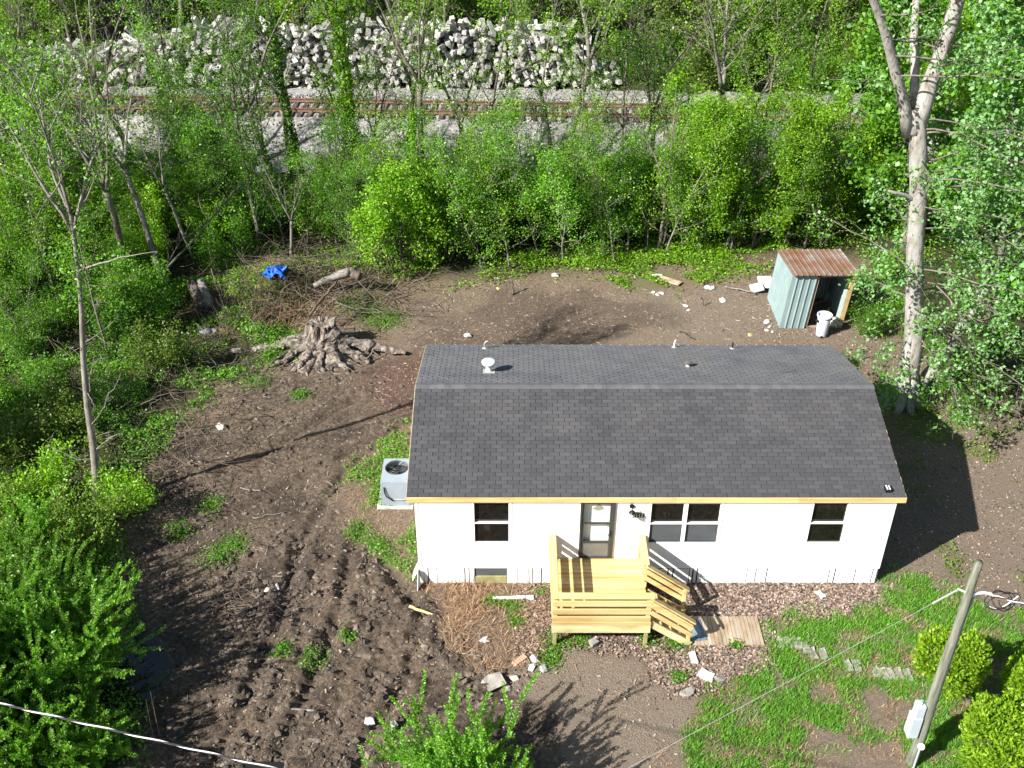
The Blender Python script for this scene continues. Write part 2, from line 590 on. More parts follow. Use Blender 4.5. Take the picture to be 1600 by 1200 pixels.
# ------------------------------------------------------------------ ground: zones and heights
WP = lambda pts: [g(*p) for p in pts]
Z_MUD = WP([(250, 700), (420, 590), (640, 560), (660, 600), (640, 660), (560, 720), (520, 790), (600, 860), (645, 900), (720, 940),
            (740, 1000), (830, 1060), (860, 1130), (900, 1240), (300, 1260), (220, 1150), (200, 1000), (210, 900), (150, 850), (180, 780)])
Z_CHURN = WP([(330, 860), (430, 830), (560, 850), (640, 910), (690, 950), (720, 1010), (800, 1060), (780, 1120), (700, 1260), (330, 1260),
              (320, 1100), (340, 960)])
Z_YARD = WP([(640, 560), (600, 500), (690, 450), (800, 430), (880, 440), (1000, 455), (1100, 450), (1180, 430), (1210, 470), (1340, 480),
             (1420, 560), (1440, 640), (1340, 560), (1310, 530)])
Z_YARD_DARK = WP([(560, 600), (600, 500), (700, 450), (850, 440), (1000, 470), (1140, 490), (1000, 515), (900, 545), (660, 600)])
Z_LITTER = WP([(655, 905), (1400, 905), (1395, 950), (1300, 965), (1200, 960), (1210, 1010), (1180, 1050), (1060, 1090), (1000, 1020),
               (860, 1010), (830, 1040), (770, 1060), (700, 1000), (690, 950)])
Z_LAWN = WP([(1390, 890), (1460, 900), (1560, 960), (1700, 960), (1700, 1260), (1000, 1260), (1050, 1160), (1110, 1090), (1190, 1040),
             (1200, 980), (1230, 940), (1330, 970), (1380, 940)])
Z_STRIP = WP([(640, 650), (660, 740), (660, 900), (600, 880), (570, 850), (520, 790), (560, 720), (600, 680)])
Z_RIGHT = WP([(1400, 640), (1700, 640), (1700, 980), (1560, 960), (1470, 900), (1400, 890)])
Z_PACK = WP([(760, 1040), (860, 1005), (1000, 1010), (1060, 1080), (1120, 1100), (1060, 1180), (1000, 1260), (880, 1260), (860, 1130), (820, 1080)])
Z_GREENEDGE = WP([(640, 470), (740, 440), (780, 400), (1000, 380), (1200, 360), (1200, 430), (1100, 440), (1010, 460), (940, 430), (800, 420), (700, 450)])
Z_LEFT = WP([(-400, 560), (0, 500), (300, 430), (500, 440), (440, 560), (330, 610), (240, 700), (180, 780), (150, 850), (200, 900), (190, 1000),
             (220, 1150), (230, 1300), (-400, 1300)])
Z_RED = WP([(560, 600), (650, 540), (665, 580), (650, 640), (600, 640)])


def jitter(x, y, a=0.9, f=0.9, s=3):
    return x + a * (fbm(x, y, f, 3, s) - 0.5) * 2, y + a * (fbm(x, y, f, 3, s + 20) - 0.5) * 2


def zone(x, y, poly, a=0.9):
    """soft-edged membership: the mean of a few jittered tests"""
    x = np.asarray(x, float)
    y = np.asarray(y, float)
    t = np.zeros(x.shape)
    for k in range(4):
        jx, jy = jitter(x, y, a, 0.7 + 0.5 * k, 3 + 7 * k)
        t += inpoly(jx, jy, poly)
    return t / 4


def forest_edge(x):
    """y of the edge of the woods behind the yard"""
    return 17.2 + 0.09 * (x - 2) + 1.2 * (vnoise(x, x * 0 + 3, 0.35, 5) - 0.5) + np.where(x < -3, 0.2 * (x + 3), 0)


TRK_SLOPE = -0.046


def trk(x):
    """y of the middle of the railway at x"""
    return 30.33 + TRK_SLOPE * (x + 2.4) + 0.62


MOUNDS = [(*g(440, 450), 1.4, 0.85), (*g(400, 510), 1.2, 0.40), (*g(545, 450), 1.2, 0.45), (*g(120, 900), 2.0, 0.3)]


def hgt(x, y):
    x = np.asarray(x, float)
    y = np.asarray(y, float)
    d = y - trk(x)
    z = 0.10 * (fbm(x, y, 0.22, 3, 1) - 0.5)
    house = smooth(-2.5, 0.5, x) * (1 - smooth(12, 15, x)) * smooth(-3.5, -0.5, y) * (1 - smooth(7, 10, y))
    z = z * (1 - house)
    z = z + 1.75 * smooth(-4.2, -1.6, d) + 0.04 * np.clip(d - 8, 0, 200) * 0.5
    z = z - 0.10 * np.exp(-(((x + 6.9) / 1.3) ** 2 + ((y + 2.6) / 2.2) ** 2)) * 1.6 - 0.12 * np.exp(-(((x + 3.3) / 1.0) ** 2 + ((y + 5.9) / 0.6) ** 2))
    for mx, my, mr, mh in MOUNDS:
        z = z + mh * np.exp(-((x - mx) ** 2 + (y - my) ** 2) / mr ** 2)
    return z


RUTS = [WP([(300, 1240), (385, 1100), (440, 960), (470, 850), (540, 740), (650, 650)]), WP([(390, 1260), (470, 1110), (525, 980), (545, 870), (600, 770), (660, 700)]),
        WP([(170, 820), (300, 760), (430, 700), (560, 620)]), WP([(560, 1180), (640, 1060), (660, 960), (600, 880)]), WP([(190, 880), (330, 815), (470, 745), (600, 680)])]


def relief(x, y, mud, churn, yard, wild):
    base = 0.035 * (fbm(x, y, 1.6, 4, 40) - 0.5)
    ru, rv = 0.84 * x + 0.54 * y, -0.54 * x + 0.84 * y
    rut = 0.11 * (fbm(ru * 0.45, rv * 2.4, 1.0, 4, 23) - 0.5)
    wx = x + 0.5 * (fbm(x, y, 1.2, 3, 9) - 0.5)
    wy = y + 0.5 * (fbm(x, y, 1.2, 3, 29) - 0.5)
    w2 = worley(wx, wy * 1.4, 4.6, 31)
    b1 = np.abs(2 * fbm(ru * 0.9 + wx * 0.3, rv * 1.5 + wy * 0.3, 1.0, 3, 150) - 1)
    b2 = np.abs(2 * fbm(wx * 0.8 + wy * 0.5, wy * 1.2 - wx * 0.4, 2.3, 4, 170) - 1)
    b3 = np.abs(2 * fbm(wy * 1.1 + wx, wx * 0.7 - wy, 4.7, 2, 177) - 1)
    cl = 0.20 * np.minimum(b1, 0.5) + 0.22 * np.minimum(b2, 0.5) + 0.12 * np.minimum(b3, 0.5) + 0.03 * (0.5 - w2) + 0.20 * (fbm(x, y, 0.9, 3, 50) - 0.5) - 0.10
    for line in RUTS:
        dmin = np.full(x.shape, 9.0)
        for (p, q) in zip(line[:-1], line[1:]):
            ex, ey = q[0] - p[0], q[1] - p[1]
            t = np.clip(((x - p[0]) * ex + (y - p[1]) * ey) / (ex * ex + ey * ey), 0, 1)
            dmin = np.minimum(dmin, np.hypot(x - p[0] - t * ex, y - p[1] - t * ey))
        dmin = dmin + 0.12 * (fbm(x, y, 1.5, 3, 190) - 0.5)
        rut = rut - 0.13 * np.exp(-(dmin / 0.15) ** 2) + 0.06 * np.exp(-((dmin - 0.34) / 0.13) ** 2)
    sm = 0.045 * (0.5 - w2) + 0.07 * (fbm(x, y, 1.4, 4, 60) - 0.5)
    return base + mud * rut + churn * cl + np.clip(mud - churn, 0, 1) * sm + yard * 0.05 * (fbm(x, y, 2.6, 4, 70) - 0.5) + wild * 0.18 * (fbm(x, y, 0.9, 3, 80) - 0.5)


def axis(lo, hi, step, out_lo, out_hi, k=1.13):
    a = list(np.arange(lo, hi, step))
    s = step
    v = hi
    while v < out_hi:
        a.append(v)
        s *= k
        v += s
    a.append(out_hi)
    s = step
    v = lo
    b = []
    while v > out_lo:
        s *= k
        v -= s
        b.append(v)
    return np.array(sorted(b) + a)


gx = axis(-13.0, 17.0, 0.072, -300, 300)
gy = axis(-8.0, 18.0, 0.085, -120, 400)
GX, GY = np.meshgrid(gx, gy)
zm = {}
zm['mud'] = zone(GX, GY, Z_MUD)
zm['churn'] = zone(GX, GY, Z_CHURN, 0.7)
zm['yard'] = zone(GX, GY, Z_YARD)
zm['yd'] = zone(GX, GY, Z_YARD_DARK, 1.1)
zm['litter'] = zone(GX, GY, Z_LITTER, 0.6)
zm['lawn'] = zone(GX, GY, Z_LAWN, 0.7)
zm['strip'] = zone(GX, GY, Z_STRIP, 0.7)
zm['right'] = zone(GX, GY, Z_RIGHT, 0.9)
zm['pack'] = zone(GX, GY, Z_PACK, 0.8)
zm['ge'] = zone(GX, GY, Z_GREENEDGE, 1.2)
zm['left'] = zone(GX, GY, Z_LEFT, 1.2)
zm['red'] = zone(GX, GY, Z_RED, 0.7)
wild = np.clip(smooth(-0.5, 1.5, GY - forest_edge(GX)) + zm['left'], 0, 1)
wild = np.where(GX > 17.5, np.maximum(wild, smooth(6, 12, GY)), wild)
GZ = hgt(GX, GY) + relief(GX, GY, zm['mud'], zm['churn'], zm['yard'], wild)
under_house = (GX > -0.1) & (GX < 12.3) & (GY > 0.05) & (GY < 7.1)
GZ = np.where(under_house, np.minimum(GZ, -0.02), GZ)


def ground_z(x, y):
    """height of the built sheet at (x, y)"""
    x = np.atleast_1d(np.asarray(x, float))
    y = np.atleast_1d(np.asarray(y, float))
    i = np.clip(np.searchsorted(gx, x) - 1, 0, len(gx) - 2)
    j = np.clip(np.searchsorted(gy, y) - 1, 0, len(gy) - 2)
    fx = (x - gx[i]) / (gx[i + 1] - gx[i])
    fy = (y - gy[j]) / (gy[j + 1] - gy[j])
    return (GZ[j, i] * (1 - fx) + GZ[j, i + 1] * fx) * (1 - fy) + (GZ[j + 1, i] * (1 - fx) + GZ[j + 1, i + 1] * fx) * fy


def gz(x, y):
    return float(ground_z(x, y)[0])


def ground_material():
    m = bpy.data.materials.new('earth')
    m.use_nodes = True
    nt = m.node_tree
    L = nt.links.new
    b = nt.nodes['Principled BSDF']
    b.inputs['Roughness'].default_value = 0.92
    b.inputs['Specular IOR Level'].default_value = 0.2
    tc = nt.nodes.new('ShaderNodeTexCoord')

    def noise(s, d=6, r=0.65):
        n = nt.nodes.new('ShaderNodeTexNoise')
        n.inputs['Scale'].default_value = s
        n.inputs['Detail'].default_value = d
        n.inputs['Roughness'].default_value = r
        L(tc.outputs['Object'], n.inputs['Vector'])
        return n.outputs['Fac']

    def ramp(fac, cols, lo=0.3, hi=0.7):
        rp = nt.nodes.new('ShaderNodeValToRGB')
        el = rp.color_ramp.elements
        while len(el) < len(cols):
            el.new(0.5)
        for i, c in enumerate(cols):
            el[i].position = lo + (hi - lo) * i / (len(cols) - 1)
            el[i].color = (*c, 1)
        L(fac, rp.inputs['Fac'])
        return rp.outputs['Color']

    def mix(fac, a, c):
        mx = nt.nodes.new('ShaderNodeMix')
        mx.data_type = 'RGBA'
        L(fac, mx.inputs[0])
        L(a, mx.inputs[6])
        L(c, mx.inputs[7])
        return mx.outputs[2]

    def attr(name):
        a = nt.nodes.new('ShaderNodeAttribute')
        a.attribute_name = name
        s = nt.nodes.new('ShaderNodeSeparateColor')
        L(a.outputs['Color'], s.inputs[0])
        return s.outputs

    n1 = noise(1.3)
    n2 = noise(9, 8, 0.75)
    n3 = noise(34, 4, 0.7)
    dirt = ramp(n2, [(0.088, 0.062, 0.042), (0.205, 0.152, 0.107), (0.31, 0.242, 0.178)])
    mud = ramp(n2, [(0.022, 0.017, 0.014), (0.140, 0.105, 0.076), (0.285, 0.224, 0.170)])
    litter = ramp(n3, [(0.070, 0.048, 0.036), (0.185, 0.138, 0.104), (0.32, 0.262, 0.208)])
    pack = ramp(n3, [(0.120, 0.090, 0.066), (0.235, 0.188, 0.144), (0.35, 0.295, 0.235)])
    green = ramp(n2, [(0.22, 0.175, 0.115), (0.135, 0.150, 0.055), (0.080, 0.150, 0.024)])
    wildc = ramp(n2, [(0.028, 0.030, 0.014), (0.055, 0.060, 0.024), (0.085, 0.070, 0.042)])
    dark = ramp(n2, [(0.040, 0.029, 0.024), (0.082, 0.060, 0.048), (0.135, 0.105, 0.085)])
    red = ramp(n3, [(0.060, 0.036, 0.027), (0.15, 0.092, 0.068), (0.22, 0.155, 0.12)])
    a = attr('zone_a')
    c = attr('zone_b')
    d = attr('zone_c')
    wet = ramp(noise(0.55, 5, 0.7), [(0.0, 0.0, 0.0), (0.75, 0.75, 0.75)], 0.46, 0.62)
    mudwet = ramp(n2, [(0.012, 0.010, 0.009), (0.045, 0.036, 0.030), (0.110, 0.088, 0.070)])
    mud = mix(wet, mud, mudwet)
    col = mix(a[0], dirt, mud)
    col = mix(a[1], col, pack)
    col = mix(a[2], col, litter)
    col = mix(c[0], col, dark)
    col = mix(c[1], col, red)
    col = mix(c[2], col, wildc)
    col = mix(d[0], col, green)
    # pale chips and bits of wood lying about
    vo = nt.nodes.new('ShaderNodeTexVoronoi')
    vo.inputs['Scale'].default_value = 7.5
    L(tc.outputs['Object'], vo.inputs['Vector'])
    ls = nt.nodes.new('ShaderNodeMath')
    ls.operation = 'LESS_THAN'
    ls.inputs[1].default_value = 0.13
    L(vo.outputs['Distance'], ls.inputs[0])
    gt = nt.nodes.new('ShaderNodeMath')
    gt.operation = 'GREATER_THAN'
    gt.inputs[1].default_value = 0.72
    sc = nt.nodes.new('ShaderNodeSeparateColor')
    L(vo.outputs['Color'], sc.inputs[0])
    L(sc.outputs[0], gt.inputs[0])
    mu = nt.nodes.new('ShaderNodeMath')
    mu.operation = 'MULTIPLY'
    L(ls.outputs[0], mu.inputs[0])
    L(gt.outputs[0], mu.inputs[1])
    mu2 = nt.nodes.new('ShaderNodeMath')
    mu2.operation = 'MULTIPLY'
    L(mu.outputs[0], mu2.inputs[0])
    L(d[1], mu2.inputs[1])
    chip = ramp(sc.outputs[1], [(0.20, 0.155, 0.12), (0.34, 0.30, 0.26)], 0, 1)
    col = mix(mu2.outputs[0], col, chip)
    L(col, b.inputs['Base Color'])
    ad = nt.nodes.new('ShaderNodeMath')
    ad.operation = 'ADD'
    L(n2, ad.inputs[0])
    L(n3, ad.inputs[1])
    bp = nt.nodes.new('ShaderNodeBump')
    bp.inputs['Strength'].default_value = 1.0
    bp.inputs['Distance'].default_value = 0.09
    L(ad.outputs[0], bp.inputs['Height'])
    L(bp.outputs['Normal'], b.inputs['Normal'])
    return m


ny, nx = GX.shape
gme = bpy.data.meshes.new('ground')
gme.vertices.add(nx * ny)
gme.vertices.foreach_set('co', np.stack([GX, GY, GZ], -1).reshape(-1).astype(np.float32))
ii = np.arange(nx * ny).reshape(ny, nx)
qd = np.stack([ii[:-1, :-1], ii[:-1, 1:], ii[1:, 1:], ii[1:, :-1]], -1).reshape(-1, 4)
gme.loops.add(qd.size)
gme.loops.foreach_set('vertex_index', qd.reshape(-1).astype(np.int32))
gme.polygons.add(len(qd))
gme.polygons.foreach_set('loop_start', np.arange(0, qd.size, 4, dtype=np.int32))
gme.update(calc_edges=True)
gme.materials.append(ground_material())
ones = np.ones_like(GX)
patch = smooth(0.40, 0.62, fbm(GX, GY, 0.75, 4, 90))
lawn_g = zm['lawn'] * smooth(0.32, 0.52, fbm(GX, GY, 0.8, 4, 33)) * (0.25 + 0.6 * smooth(0.36, 0.6, fbm(GX, GY, 2.6, 4, 61)))
strip_g = zm['strip'] * patch * 0.85
right_g = zm['right'] * smooth(0.52, 0.72, fbm(GX, GY, 0.9, 4, 35)) * 0.6
green_w = np.clip(lawn_g + strip_g + right_g + zm['ge'] * 0.6 * patch, 0, 1)
litter_w = np.clip(zm['litter'] * 0.9 + zm['right'] * 0.25 + zm['strip'] * 0.7 + zm['lawn'] * 0.15
                   + zm['yard'] * smooth(9.5, 13.5, GX) * 0.55, 0, 1)
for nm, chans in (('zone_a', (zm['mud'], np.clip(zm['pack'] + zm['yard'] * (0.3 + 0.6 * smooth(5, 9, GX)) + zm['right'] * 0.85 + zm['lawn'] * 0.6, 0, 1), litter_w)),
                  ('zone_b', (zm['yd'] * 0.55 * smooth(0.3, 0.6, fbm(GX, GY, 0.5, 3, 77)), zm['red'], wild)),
                  ('zone_c', (green_w, np.clip(1 - wild * 0.8 - zm['churn'] * 0.5, 0, 1), ones * 0))):
    at = gme.attributes.new(nm, 'FLOAT_COLOR', 'POINT')
    arr = np.stack([*chans, ones], -1).astype(np.float32).reshape(-1)
    at.data.foreach_set('color', arr)
ground = link('ground', gme)
tag(ground, 'bare brown earth yard, churned dark mud on one side and patchy lawn on the other', 'ground', kind='structure')

# puddles
for cx, cy, rx, ry, lab in ((-6.9, -2.6, 1.05, 1.75, 'dark muddy puddle in the shade beside the big bush'),
                            (-3.3, -5.95, 0.95, 0.35, 'small brown puddle at the bottom edge under the hanging cable')):
    mb = MB()
    n = 40
    zc = gz(cx, cy) + 0.05
    vs = [(cx, cy, zc)]
    for k in range(n):
        a = k * 2 * math.pi / n
        q = 0.8 + 0.4 * vnoise(math.cos(a) * 2 + cx, math.sin(a) * 2 + cy, 1.2, 8)
        vs.append((cx + rx * q * math.cos(a), cy + ry * q * math.sin(a), zc))
    mb.add(vs, [(0, k + 1, (k + 1) % n + 1) for k in range(n)])
    tag(mb.build('puddle', M['water']), lab, 'puddle', kind='structure')

# ------------------------------------------------------------------ railway
HEAD = 2.40
mb = MB()
xs = np.arange(-70, 71, 0.5)
prof = [(-4.6, -0.25), (-3.6, 0.45), (-2.9, 1.05), (-2.1, 1.75), (-1.55, 2.10), (-0.8, 2.16), (0.8, 2.16), (1.55, 2.10), (2.4, 1.93), (3.6, 1.86), (4.6, 1.80), (5.4, 1.6)]
V = []
for x in xs:
    for d, z in prof:
        V.append((x, trk(x) + d + 0.25 * (vnoise(x, d, 0.6, 4) - 0.5), z + 0.14 * (vnoise(x, d * 2, 1.3, 6) - 0.5) * (abs(d) > 1.0)))
k = len(prof)
F = [(i * k + j, (i + 1) * k + j, (i + 1) * k + j + 1, i * k + j + 1) for i in range(len(xs) - 1) for j in range(k - 1)]
mb.add(V, F)
tag(mb.build('railway_embankment', M['ballast']), 'sloping bank of grey crushed stone carrying the railway track', 'embankment', kind='structure')
# loose stones over the ballast
r = np.random.default_rng(21)
mb = MB()
oct_f = [(0, 2, 4), (2, 1, 4), (1, 3, 4), (3, 0, 4), (2, 0, 5), (1, 2, 5), (3, 1, 5), (0, 3, 5)]
pd = np.array([p[0] for p in prof])
pz = np.array([p[1] for p in prof])
for k in range(7500):
    x = r.uniform(-24, 22)
    d = r.uniform(-3.9, 2.9) if r.random() < 0.7 else r.uniform(1.0, 2.8)
    s = r.uniform(0.035, 0.085)
    z = float(np.interp(d, pd, pz)) + s * 0.2
    vs = np.array([(-1, 0, 0), (1, 0, 0), (0, -1, 0), (0, 1, 0), (0, 0, 1), (0, 0, -1)]) * s * (0.6 + 0.8 * r.random((6, 1)))
    a = r.random() * 6.28
    vs = vs @ np.array([[math.cos(a), math.sin(a), 0], [-math.sin(a), math.cos(a), 0.2], [0, -0.2, 1]])
    mb.add(vs + np.array((x, trk(x) + d, z)), oct_f)
tag(mb.build('ballast_stones', M['ballast']), 'grey crushed stones lying loose over the railway bank', 'gravel', kind='stuff')

track = empty('railway_track', (0, trk(0), 2.0), 0, 'single rusty railway track on dark ties crossing behind the trees', 'railway')
ang = math.atan(TRK_SLOPE)
for s in (-0.7175, 0.7175):
    mb = MB()
    pr = [(-0.07, 0), (0.07, 0), (0.07, 0.018), (0.012, 0.035), (0.012, 0.115), (0.036, 0.125), (0.036, 0.165), (-0.036, 0.165), (-0.036, 0.125), (-0.012, 0.115), (-0.012, 0.035), (-0.07, 0.018)]
    vs = []
    for x in (-70, 70):
        for a, z in pr:
            vs.append((x, TRK_SLOPE * x + s + a, HEAD - 2.165 + z))
    n = len(pr)
    mb.add(vs, [(i, (i + 1) % n, (i + 1) % n + n, i + n) for i in range(n)])
    mb.build('rail', M['rust'], track)
mb = MB()
mb.box(-0.115, 0.115, -1.3, 1.3, -0.10, 0.10)
sl = mb.mesh('sleeper', M['tie_dark'])
mb = MB()
for s in (-0.7175, 0.7175):
    mb.box(-0.09, 0.09, s - 0.18, s + 0.18, 0, 0.018)
for k, x in enumerate(np.arange(-36, 38, 0.5)):
    o = link('sleeper', sl, track, (x + r.normal() * 0.02, TRK_SLOPE * x, 0.135 + r.normal() * 0.006))
    o.rotation_euler = (0, 0, ang + r.normal() * 0.02)

# heap of old ties behind the track
TIE_G = 'old railway ties heaped behind the track'
tie_meshes = []
for k in range(5):
    mb = MB()
    w, h, l = 0.105 + 0.02 * r.random(), 0.09 + 0.02 * r.random(), 1.25
    vs = np.array([(x, y, z) for z in (-h, h) for y in (-l, -l / 3, l / 3, l) for x in (-w, w)], float)
    vs += r.normal(size=vs.shape) * 0.011
    fs = []
    for j in range(3):
        a = j * 2
        fs += [(a, a + 2, a + 3, a + 1), (a + 8, a + 9, a + 11, a + 10), (a, a + 8, a + 10, a + 2), (a + 1, a + 3, a + 11, a + 9)]
    fs += [(0, 1, 9, 8), (6, 14, 15, 7)]
    mb.add(vs, fs)
    tie_meshes.append(mb.mesh('railway_tie', M['tie_pale']))
ties = []


def pile_top(x):
    t = 2.55 + 0.9 * (fbm(np.array([x]), np.array([2.0]), 0.35, 3, 5)[0] - 0.5)
    if x > 5.0:
        t *= max(0.0, 1 - (x - 5.0) / 3.2)
    if x < -15:
        t *= max(0.55, 1 - (-15 - x) / 12)
    return t


PILE_Y = 35.3
for x in np.arange(-27, 8.0, 0.272):
    top = pile_top(x)
    z = 0.0
    while z < top:
        yy = PILE_Y + 1.15 + z * 0.32 + r.normal() * 0.22
        ties.append([x + r.normal() * 0.1, yy, 1.80 + 0.16 + z, r.normal() * 0.13, r.normal() * 0.36, r.normal() * 0.26, False])
        z += 0.232
    if r.random() < 0.40:      # a few stand on end along the top
        ties.append([x, PILE_Y + 1.6 + r.random() * 0.6, 1.75 + top, -R(r.uniform(20, 55)), r.normal() * 0.4, r.normal() * 0.35, True])
ties_s = sorted(ties, key=lambda t: (abs(t[0] + 2.5) - (3.0 if t[6] else 0)))
for k, t in enumerate(ties_s[:300]):
    o = link('railway_tie', tie_meshes[k % 5], None, t[:3])
    o.rotation_euler = t[3:6]
    if t[6]:
        tag(o, 'pale tie tilted up on end along the top of the tie heap', 'railway tie', 'ties tilted up along the top of the heap')
    else:
        tag(o, 'pale weathered tie lying end-on in the middle of the heap behind the track', 'railway tie', TIE_G)
mb = MB()
for t in ties_s[300:]:
    from mathutils import Euler
    rot = Euler(t[3:6]).to_matrix()
    mb.box(-0.115, 0.115, -1.25, 1.25, -0.10, 0.10, rot, t[:3])
tag(mb.build('heaped_ties', M['tie_pale']), 'remaining pale old ties at both ends of the long heap', 'railway ties', kind='stuff')

# ------------------------------------------------------------------ house
HL, HD = 12.19, 7.18
EZ, RZ = 3.02, 3.972
house = empty('house', (0, 0, 0), 0, 'white single-storey house with dark shingle roof and new yellow wood fascia', 'house')
WB, WT = 0.55, 2.94


def lap_wall(mb, x0, x1, z0, z1, y, axis_, sgn):
    """lapped siding courses between x0 and x1"""
    n = max(1, int(round((z1 - z0) / 0.105)))
    hh = (z1 - z0) / n
    for i in range(n):
        a, b_ = z0 + i * hh, z0 + (i + 1) * hh
        for (u0, w0, u1, w1) in ((0.016, a, 0.003, b_),):
            p = [(x0, u0, w0), (x1, u0, w0), (x1, u1, w1), (x0, u1, w1)]
            q = [(x0, 0.003, w0), (x1, 0.003, w0), (x1, 0.016, w0), (x0, 0.016, w0)]
            for quad in (p, q):
                vs = []
                for (t, o_, z) in quad:
                    vs.append((t, y + sgn * o_, z) if axis_ == 'x' else (y + sgn * o_, t, z))
                mb.add(vs, [(0, 1, 2, 3)])


WIN = [(1.46, 2.40, 1.45, 2.84), (5.98, 6.87, 1.44, 2.82), (6.91, 7.80, 1.44, 2.82), (10.10, 11.03, 1.45, 2.84)]
DOOR = (4.20, 5.09, 0.95, 2.90)
mb = MB()
holes = sorted([(w[0], w[1], w[2], w[3]) for w in WIN] + [DOOR])
x = 0.05
for h in holes:
    lap_wall(mb, x, h[0], WB, WT, 0.0, 'x', -1)
    if h[2] > WB:
        lap_wall(mb, h[0], h[1], WB, h[2], 0.0, 'x', -1)
    if h[3] < WT:
        lap_wall(mb, h[0], h[1], h[3], WT, 0.0, 'x', -1)
    x = h[1]
lap_wall(mb, x, HL - 0.05, WB, WT, 0.0, 'x', -1)
mb.build('wall', M['siding'], house)
for xs_, sg in ((0.0, -1), (HL, 1)):
    mb = MB()
    lap_wall(mb, 0.05, HD - 0.05, WB, WT, xs_, 'y', sg)
    vs = [(xs_, 0, WT), (xs_, HD, WT), (xs_, HD / 2, RZ - 0.06)]
    mb.add(vs, [(0, 1, 2)])
    mb.build('wall', M['siding'], house)
mb = MB()
lap_wall(mb, 0.05, HL - 0.05, WB, WT, HD, 'x', 1)
mb.build('wall', M['siding'], house)
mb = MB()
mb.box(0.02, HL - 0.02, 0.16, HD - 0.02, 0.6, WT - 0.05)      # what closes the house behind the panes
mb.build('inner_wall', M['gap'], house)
mb = MB()
mb.box(0.03, HL - 0.03, 0.03, HD - 0.03, 0.45, 0.62)
mb.build('floor_frame', M['gap'], house)
for (cx, cy) in ((0, 0), (HL, 0), (0, HD), (HL, HD)):
    mb = MB()
    sx = 1 if cx == 0 else -1
    sy = 1 if cy == 0 else -1
    mb.box(min(cx - sx * 0.022, cx + sx * 0.07), max(cx - sx * 0.022, cx + sx * 0.07), min(cy - sy * 0.022, cy + sy * 0.07), max(cy - sy * 0.022, cy + sy * 0.07), WB, WT)
    mb.build('corner_trim', M['trim'], house)

# windows
for i, (x0, x1, z0, z1) in enumerate(WIN):
    fr = MB()
    t = 0.030
    fr.box(x0, x0 + t, -0.022, 0.10, z0, z1)
    fr.box(x1 - t, x1, -0.022, 0.10, z0, z1)
    fr.box(x0 + t, x1 - t, -0.022, 0.10, z1 - t, z1)
    fr.box(x0 + t, x1 - t, -0.03, 0.10, z0, z0 + t)
    w = fr.build('window', M['trim'], house)
    zm_ = (z0 + z1) / 2 - 0.02
    mb = MB()
    mb.box(x0 + t, x1 - t, -0.018, 0.06, zm_ - 0.013, zm_ + 0.013)
    mb.build('meeting_rail', M['trim'], w)
    mb = MB()
    mb.box(x0 + t, x1 - t, 0.055, 0.07, zm_ + 0.013, z1 - t)
    mb.build('pane', M['pane'], w)
    mb = MB()
    mb.box(x0 + t, x1 - t, 0.03, 0.045, z0 + t, zm_ - 0.013)
    p = mb.build('pane', M['screen'] if i in (1, 2) else M['pane'], w)
    if i in (1, 2):
        p['label'] = 'lower pane behind grey insect screen'
    mb = MB()
    for a in (x0 + t, x1 - t - 0.02):
        mb.box(a, a + 0.02, 0.0, 0.03, z0 + t, zm_ - 0.013)
    mb.box(x0 + t + 0.02, x1 - t - 0.02, 0.0, 0.03, z0 + t, z0 + t + 0.025)
    mb.build('sash', M['alu_dark'], w)
    if i != 1:                        # receiver strip beside each window
        mb = MB()
        mb.box(x1 + 0.002, x1 + 0.05, -0.026, 0.0, z0 - 0.03, z1 + 0.02)
        mb.build('side_trim', M['trim'], w)

# door
x0, x1, z0, z1 = DOOR
mb = MB()
mb.box(x0, x0 + 0.05, -0.05, 0.12, z0, z1)
mb.box(x1 - 0.05, x1, -0.05, 0.12, z0, z1)
mb.box(x0 + 0.05, x1 - 0.05, -0.05, 0.12, z1 - 0.05, z1)
mb.box(x0 + 0.05, x1 - 0.05, -0.06, 0.12, z0, z0 + 0.03)
door = mb.build('storm_door', M['alu_dark'], house)
mb = MB()
mb.box(x0 + 0.05, x1 - 0.05, 0.10, 0.14, z0 + 0.03, z1 - 0.05)
mb.build('inner_door', M['white_paint'], door)
a, b_ = x0 + 0.055, x1 - 0.055
mb = MB()
mb.box(a, a + 0.05, -0.03, 0.01, z0 + 0.035, z1 - 0.055)
mb.box(b_ - 0.07, b_, -0.03, 0.01, z0 + 0.035, z1 - 0.055)
mb.box(a + 0.05, b_ - 0.07, -0.03, 0.01, z1 - 0.11, z1 - 0.055)
mb.box(a + 0.05, b_ - 0.07, -0.03, 0.01, z0 + 1.16, z0 + 1.20)
mb.box(a + 0.05, b_ - 0.07, -0.03, 0.01, z0 + 0.50, z0 + 0.56)
mb.build('door_frame', M['alu_dark'], door)
mb = MB()
mb.box(a + 0.05, b_ - 0.07, -0.02, 0.0, z0 + 0.035, z0 + 0.50)
mb.build('kick_panel', M['kick'], door)
for q0, q1 in ((0.56, 1.16), (1.20, 1.83)):
    mb = MB()
    mb.box(a + 0.05, b_ - 0.07, -0.012, -0.008, z0 + q0, z0 + q1)
    mb.build('pane', M['glass'], door)
mb = MB()
xc, zc = (x0 + x1) / 2 + 0.02, z0 + 1.60
mb.add([(xc - 0.15, 0.094, zc - 0.03), (xc, 0.094, zc - 0.09), (xc + 0.14, 0.094, zc - 0.01), (xc + 0.02, 0.094, zc + 0.13),
        (xc - 0.15, 0.088, zc - 0.03), (xc, 0.088, zc - 0.09), (xc + 0.14, 0.088, zc - 0.01), (xc + 0.02, 0.088, zc + 0.13)],
       [(4, 5, 6, 7), (0, 1, 5, 4), (1, 2, 6, 5), (2, 3, 7, 6), (3, 0, 4, 7)])
mb.build('diamond_pane', M['beige'], door)
mb = MB()
